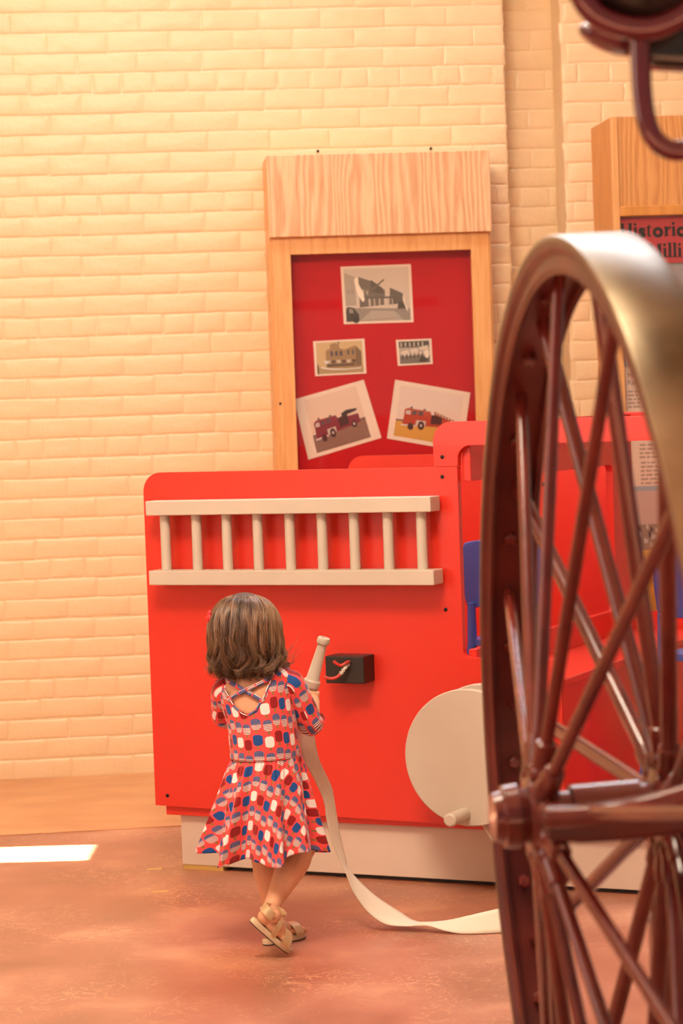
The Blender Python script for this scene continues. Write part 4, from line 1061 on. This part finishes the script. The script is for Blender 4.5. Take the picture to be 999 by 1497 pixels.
band('strap', [(322, 988), (334, 996), (346, 1003), (358, 1010), (371, 1016), (386, 1026)], .0095, dress, .11, .0015)
# bound edge of the scoop
band('neck_binding', [(325, 992)] + scoop[1:-1], .0042, dress, .2, .0012)
# sleeves
def sleeve(path, rads, name, flare=0, seed=0):
    pts = spline(path, 8); nr = len(pts); rr2 = []
    for i in range(nr):
        t = i / (nr - 1) * (len(rads) - 1); k = min(int(t), len(rads) - 2); rr2.append(rads[k] * (1 - t + k) + rads[k + 1] * (t - k))
    frames = []; prev = Vector((0, -1, 0)); Ls = [0]
    for i in range(nr):
        t = (pts[min(i + 1, nr - 1)] - pts[max(i - 1, 0)]).normalized(); a = (prev - t * prev.dot(t)).normalized(); prev = a; frames.append((a, t.cross(a)))
        if i: Ls.append(Ls[-1] + (pts[i] - pts[i - 1]).length)
    def P(i, j):
        th = 2 * pi * i / 40; a, b = frames[j]; q = pts[j]
        r = rr2[j] * (1 + .02 * sin(th * 3 + j * .5 + seed) + .025 * sin(j * .9 + th * 2 + seed) * (j > nr * .4))
        return q + (a * cos(th) + b * sin(th)) * r
    return grid_surface(name, P, 40, nr - 1, lambda i, j: True, lambda i, j: (.3 + seed + i / 40 * .17, -Ls[j]), M['dress'], dress)
E1 = ELR.lerp(WRR, .34)
sleeve([G(408, 999, YG), G(420, 1000, YG), SHR, SHR.lerp(ELR, .5) + Vector((.002, 0, 0)), ELR + Vector((.001, 0, .002)), ELR.lerp(WRR, .22) + Vector((.003, .004, -.003)), E1 + Vector((.003, .003, .002))], [.026, .0295, .0315, .0300, .0285, .0275, .0265], 'sleeve', seed=.0)
E2 = ELL.lerp(WRL, .22)
sleeve([G(346, 1006, YG), G(336, 1006, YG), SHL, SHL.lerp(ELL, .5), ELL, E2], [.022, .0245, .0260, .0250, .0238, .0230], 'sleeve', seed=.043)
# skirt: gathered at the waist, falling in folds
NS, NT = 420, 60
wr_ = tor_ring(2.0, .006, 48)[0]; wc = G(388, 1105, YG)
def skirt_pt(i, j, dz=0):
    ph = 2 * pi * i / NS; t = j / NT; c, s_ = cos(ph), sin(ph)
    wx, wy = .0785, .073
    hx_ = .121; hy_ = .116
    e_ = t ** .82
    cx = wc.x + e_ * (-.0225) ; rx_ = wx + (hx_ - wx) * e_; ry_ = wy + (hy_ - wy) * e_ + .012 * max(0, s_) * min(1, t * 3)
    # folds: broad ones grow to the hem, fine gathers fade below the waist
    k1 = sin(9 * ph + 1.3 + .8 * sin(2 * ph)) ; k2 = sin(15 * ph + .6 + .9 * sin(3 * ph + 1)); k3 = sin(43 * ph + 2 * sin(5 * ph))
    sharp = lambda v: math.copysign(abs(v) ** .75, v)
    k4 = sin(4 * ph + 2.1 + sin(ph * 2)); f1 = (.0185 * sharp(k1) * (1 + .30 * k4) + .0105 * k2 + .004 * sin(23 * ph + 2 * sin(4 * ph) + 2 * t)) * t ** .85; f2 = .0030 * k3 * max(0, 1 - t * 2.2) * min(1, t * 14)
    f1 += (.0022 - f1) * .8 * math.exp(-((ph - 5.65) / .45) ** 2); r_ = 1 + (f1 + f2) / .1 + .20 * math.exp(-((ph - 5.55) / .42) ** 2) * t
    twist = (.050 * cos(9 * ph + 1.3 + .8 * sin(2 * ph)) + .04 * sin(4 * ph)) * t
    c2_, s2_ = cos(ph + twist), sin(ph + twist)
    L_ = .2165 + .008 * sin(3 * ph + .5) + .012 * max(0, -s_) * (1 - abs(c) * .3) + .007 * sin(5 * ph + 1) + .005 * k1
    z = wc.z - L_ * (t + .10 * sin(pi * t) * 0) + .010 * min(1, t * 5) * 0
    z += (c * .0775) * .10 * (1 - t)
    # swing to the left and back as she walks
    return Vector((cx + c2_ * rx_ * r_, wc.y + .004 + s2_ * ry_ * r_ + .008 * t, z))
def skirt_uv(i, j):
    a = 2 * pi * i / NS * .80 + 1.15; r_ = .085 + .245 * j / NT
    return (r_ * cos(a) + .6, r_ * sin(a) + .6)
skirt = grid_surface('skirt', skirt_pt, NS, NT, lambda i, j: True, skirt_uv, M['dress'], dress)

# ------------------------------------------------------------------ hair
cap = MB(); nA, nB_ = 40, 22; vs = []; fs_ = []
def cap_pt(a, t):
    """a: azimuth (0 = back), t: 0 crown .. 1 tips"""
    d = Vector((sin(a), -cos(a), 0))
    if t < .55:
        th = t / .55 * radians(92); q = Vector((d.x * sin(th) * .0755, d.y * sin(th) * .086, cos(th) * .0855))
        return HC + HR @ q
    u = (t - .55) / .45; w = 1 + .10 * sin(u * 2.4) - .17 * u
    top = HC + HR @ Vector((d.x * .0755, d.y * .086, -.003))
    ctr = HC + Vector((0, 0, -.003)); o = top - ctr
    return ctr + Vector((o.x * w + .006 * u, o.y * w + .006 * u, o.z * (1 - u) - .098 * u))
AM = radians(112)
def am(t): return pi if t < .30 else pi + (AM - pi) * min(1, (t - .30) / .08)
for j in range(nB_ + 1):
    for i in range(nA + 1): A_ = am(j / nB_); vs.append(cap_pt(-A_ + 2 * A_ * i / nA, j / nB_))
for j in range(nB_):
    for i in range(nA): a = j * (nA + 1) + i; fs_.append((a, a + 1, a + nA + 2, a + nA + 1))
cap.add(vs, fs_); cp = cap.build('hair', M['scalp'], parent=girl, smooth=True, recalc=False); cp['label'] = 'tousled brown hair with lighter curling tips'
sdm = cp.modifiers.new('solid', 'SOLIDIFY'); sdm.thickness = .003; sdm.offset = -1
rh = random.Random(11)
def strands(name, m, count, r0, r1, stray=False):
    vs = []; fs_ = []; seg = 17
    for _ in range(count):
        a = rh.uniform(-AM, AM) if not stray else rh.choice((-1, 1)) * rh.uniform(.9, 2.0)
        lock = round(a * 6) / 6                                    # strands gather into locks
        t0 = rh.uniform(0, .42) ** rh.choice((1.2, 2.2)); lift = rh.uniform(0, .006) + (.006 if stray else 0); ph = lock * 21 + rh.uniform(-.25, .25); curl = rh.uniform(.3, 1.0) * (.9 if stray else 1)
        fringe = (not stray) and rh.random() < .28
        if fringe: a = rh.choice((-1, 1)) * rh.uniform(AM * .93, pi); lock = round(a * 9) / 9
        tend = .90 + .16 * sin(lock * 12.3) * .6 + rh.uniform(-.10, .18) + .14 * cos(a); swirl = .35 * (1 if a > 0 else -1); out = rh.uniform(.002, .016) * (1.25 if abs(a) > 1.1 else 1); rr0 = rh.uniform(r0, r1)
        if fringe: tend = .385 + .03 * sin(a * 23) + rh.uniform(-.02, .02); t0 = rh.uniform(0, .15)
        pts = []
        for k in range(seg):
            s_ = k / (seg - 1); t = t0 + (tend - t0) * s_
            aa = a + (lock - a) * .55 * max(0, (t - .45) / .5) + .45 * max(0, .3 - t) * swirl + .05 * sin(t * 11 + ph)
            p = cap_pt(aa, min(t, 1)); 
            if t > 1: p = p + Vector((0, 0, -(t - 1) * .24))
            d = Vector((sin(aa), -cos(aa), 0)); u = max(0, (t - .55) / .45)
            wave = .0105 * u * sin(t * 17 + ph)
            p = p + HR @ (d * (lift * min(1, s_ * 5) + .0008)) + d * (wave + out * u ** 3.2 * curl) + Vector((cos(aa), sin(aa), 0)) * (.0170 * u * sin(t * 18 + ph * 1.7) * curl) + Vector((0, 0, .020 * u ** 5 * curl))
            pts.append(p)
        base = len(vs)
        for k, p in enumerate(pts):
            t = (pts[min(k + 1, seg - 1)] - pts[max(k - 1, 0)]).normalized(); x = t.cross(Vector((0, 1, .3))).normalized(); y = t.cross(x)
            r = rr0 * (1 - .75 * (k / (seg - 1)) ** 3)
            for q in range(3): th = 2 * pi * q / 3; vs.append(p + (x * cos(th) + y * sin(th)) * r)
        for k in range(seg - 1):
            for q in range(3): b = base + k * 3; fs_.append((b + q, b + (q + 1) % 3, b + 3 + (q + 1) % 3, b + 3 + q))
    m_ = MB(); m_.add(vs, fs_); o = m_.build(name, m, parent=cp, smooth=True, recalc=False); o['kind'] = 'stuff'; return o
strands('hair_strands', M['hair'], 3400, .0007, .0014); strands('light_hair_strands', M['hairb'], 800, .0006, .0010); strands('stray_hairs', M['hairb'], 320, .0004, .0006, True)
# red flower clip on the left of the head
fc = G(308, 903, YG + .012); fm = MB()
for k in range(6):
    a = 2 * pi * k / 6; fm.sphere(fc + Vector((-.002, .004 * cos(a) * 1.5, 0)) + Vector((0, cos(a) * .009, sin(a) * .010)), (.0055, .0075, .008), 10)
fm.sphere(fc + Vector((-.007, 0, 0)), .005, 10); fm.build('flower_clip', M['bow'], parent=cp, smooth=True)['label'] = 'small red flower hair clip'

# ------------------------------------------------------------------ nozzle and hose
nz = empty('fire_hose', GL.copy()); tag(nz, 'ivory toy hose nozzle held by the child, its flat white hose trailing over the floor', 'hose')
m = MB(); m.lathe([(-.045, .0095), (-.040, .0115), (.010, .0125), (.012, .0150), (.020, .0165), (.022, .0195), (.036, .0200), (.039, .0170), (.041, .0155), (.126, .0106), (.128, .0140), (.131, .0152), (.139, .0152), (.143, .0135), (.1435, .009), (.139, .008)], NZB, NAX, 40)
m.build('nozzle', M['white'], parent=nz, smooth='angle')
def R2(px, py, Y): return at(px, py, Y) - GL
# ribbon: two edges (left, right)
keys = [((446, 1022, 5.672), (456, 1022, 5.672)), ((438, 1048, 5.690), (456, 1050, 5.690)), ((437, 1072, 5.69), (460, 1076, 5.695)), ((443, 1108, 5.69), (467, 1110, 5.70)), ((460, 1140, 5.69), (484, 1148, 5.71)), ((474, 1172, 5.69), (488, 1165, 5.72)),
        ((478, 1200, 5.69), (493, 1196, 5.725)), ((485, 1228, 5.69), (499, 1228, 5.73)), ((497, 1258, 5.69), (506, 1256, 5.735)), ((506, 1276, 5.69), (510, 1270, 5.735)), ((517, 1304, 5.685), (527, 1290, 5.74)),
        ((538, 1333, 5.68), (552, 1312, 5.74)), ((562, 1350, 5.67), (583, 1332, 5.735)), ((590, 1354, 5.66), (606, 1346, 5.71)), ((624, 1353, 5.645), (628, 1348, 5.675)), ((652, 1361, 5.625), (657, 1345, 5.66)), ((690, 1367, 5.61), (693, 1337, 5.65)), ((732, 1366, 5.612), (732, 1328, 5.655)),
        ((775, 1358, 5.64), (775, 1321, 5.70)), ((815, 1345, 5.70), (815, 1308, 5.76))]
LE = spline([R2(*a) for a, b in keys], 10); RE = spline([R2(*b) for a, b in keys], 10)
for q in LE + RE: q.z = max(q.z, .0022)
Ls = [0]
for i in range(1, len(LE)): Ls.append(Ls[-1] + ((LE[i] + RE[i]) / 2 - (LE[i - 1] + RE[i - 1]) / 2).length)
# last stretch to the reel, behind the wheel
def TLP(x, w, z): return TP + TE * x - TN * w + Vector((0, 0, z)) - GL
tail = [(TLP(1.12, -.22, .004), TLP(1.12, -.17, .008)), (TLP(1.10, -.165, .03), TLP(1.10, -.115, .03)), (TLP(1.02, -.135, .10), TLP(1.02, -.065, .10)), (TLP(.945, -.128, .20), TLP(.945, -.058, .20)), (TLP(.90, -.128, .30), TLP(.90, -.058, .30))]
LT = spline([LE[-1]] + [a for a, b in tail], 10)[1:]; RT = spline([RE[-1]] + [b for a, b in tail], 10)[1:]
LE += LT; RE += RT
for q in LE + RE: q.z = max(q.z, .0022)
for i in range(len(Ls), len(LE)): Ls.append(Ls[-1] + ((LE[i] + RE[i]) / 2 - (LE[i - 1] + RE[i - 1]) / 2).length)
def rib(i, j):
    p = LE[i].lerp(RE[i], j / 6); return p
hs = grid_surface('hose_strap', rib, len(LE) - 1, 6, lambda i, j: True, lambda i, j: (Ls[i], .045 * j / 6), M['hose'], nz, closed=False, thick=.0022)


# two pale scraps on the floor by the truck
for i, (px, py, lab) in enumerate(((227, 1271, 'tiny pale scrap on the floor just beside the plinth corner'), (234, 1304, 'pale straw-like scrap on the floor, nearer the child than the other'))):
    m = MB(); m.add([(-.022, -.004, 0), (.020, .004, 0), (.022, .012, 0), (-.018, .003, 0), (-.022, -.004, .002), (.020, .004, .003), (.022, .012, .002), (-.018, .003, .002)], [(0, 3, 2, 1), (4, 5, 6, 7), (0, 1, 5, 4), (1, 2, 6, 5), (2, 3, 7, 6), (3, 0, 4, 7)])
    o = m.build('floor_scrap', flat('scrap_straw', (.80, .58, .22), .6)); o.location = on_floor(px, py, 0); tag(o, lab, 'scrap')
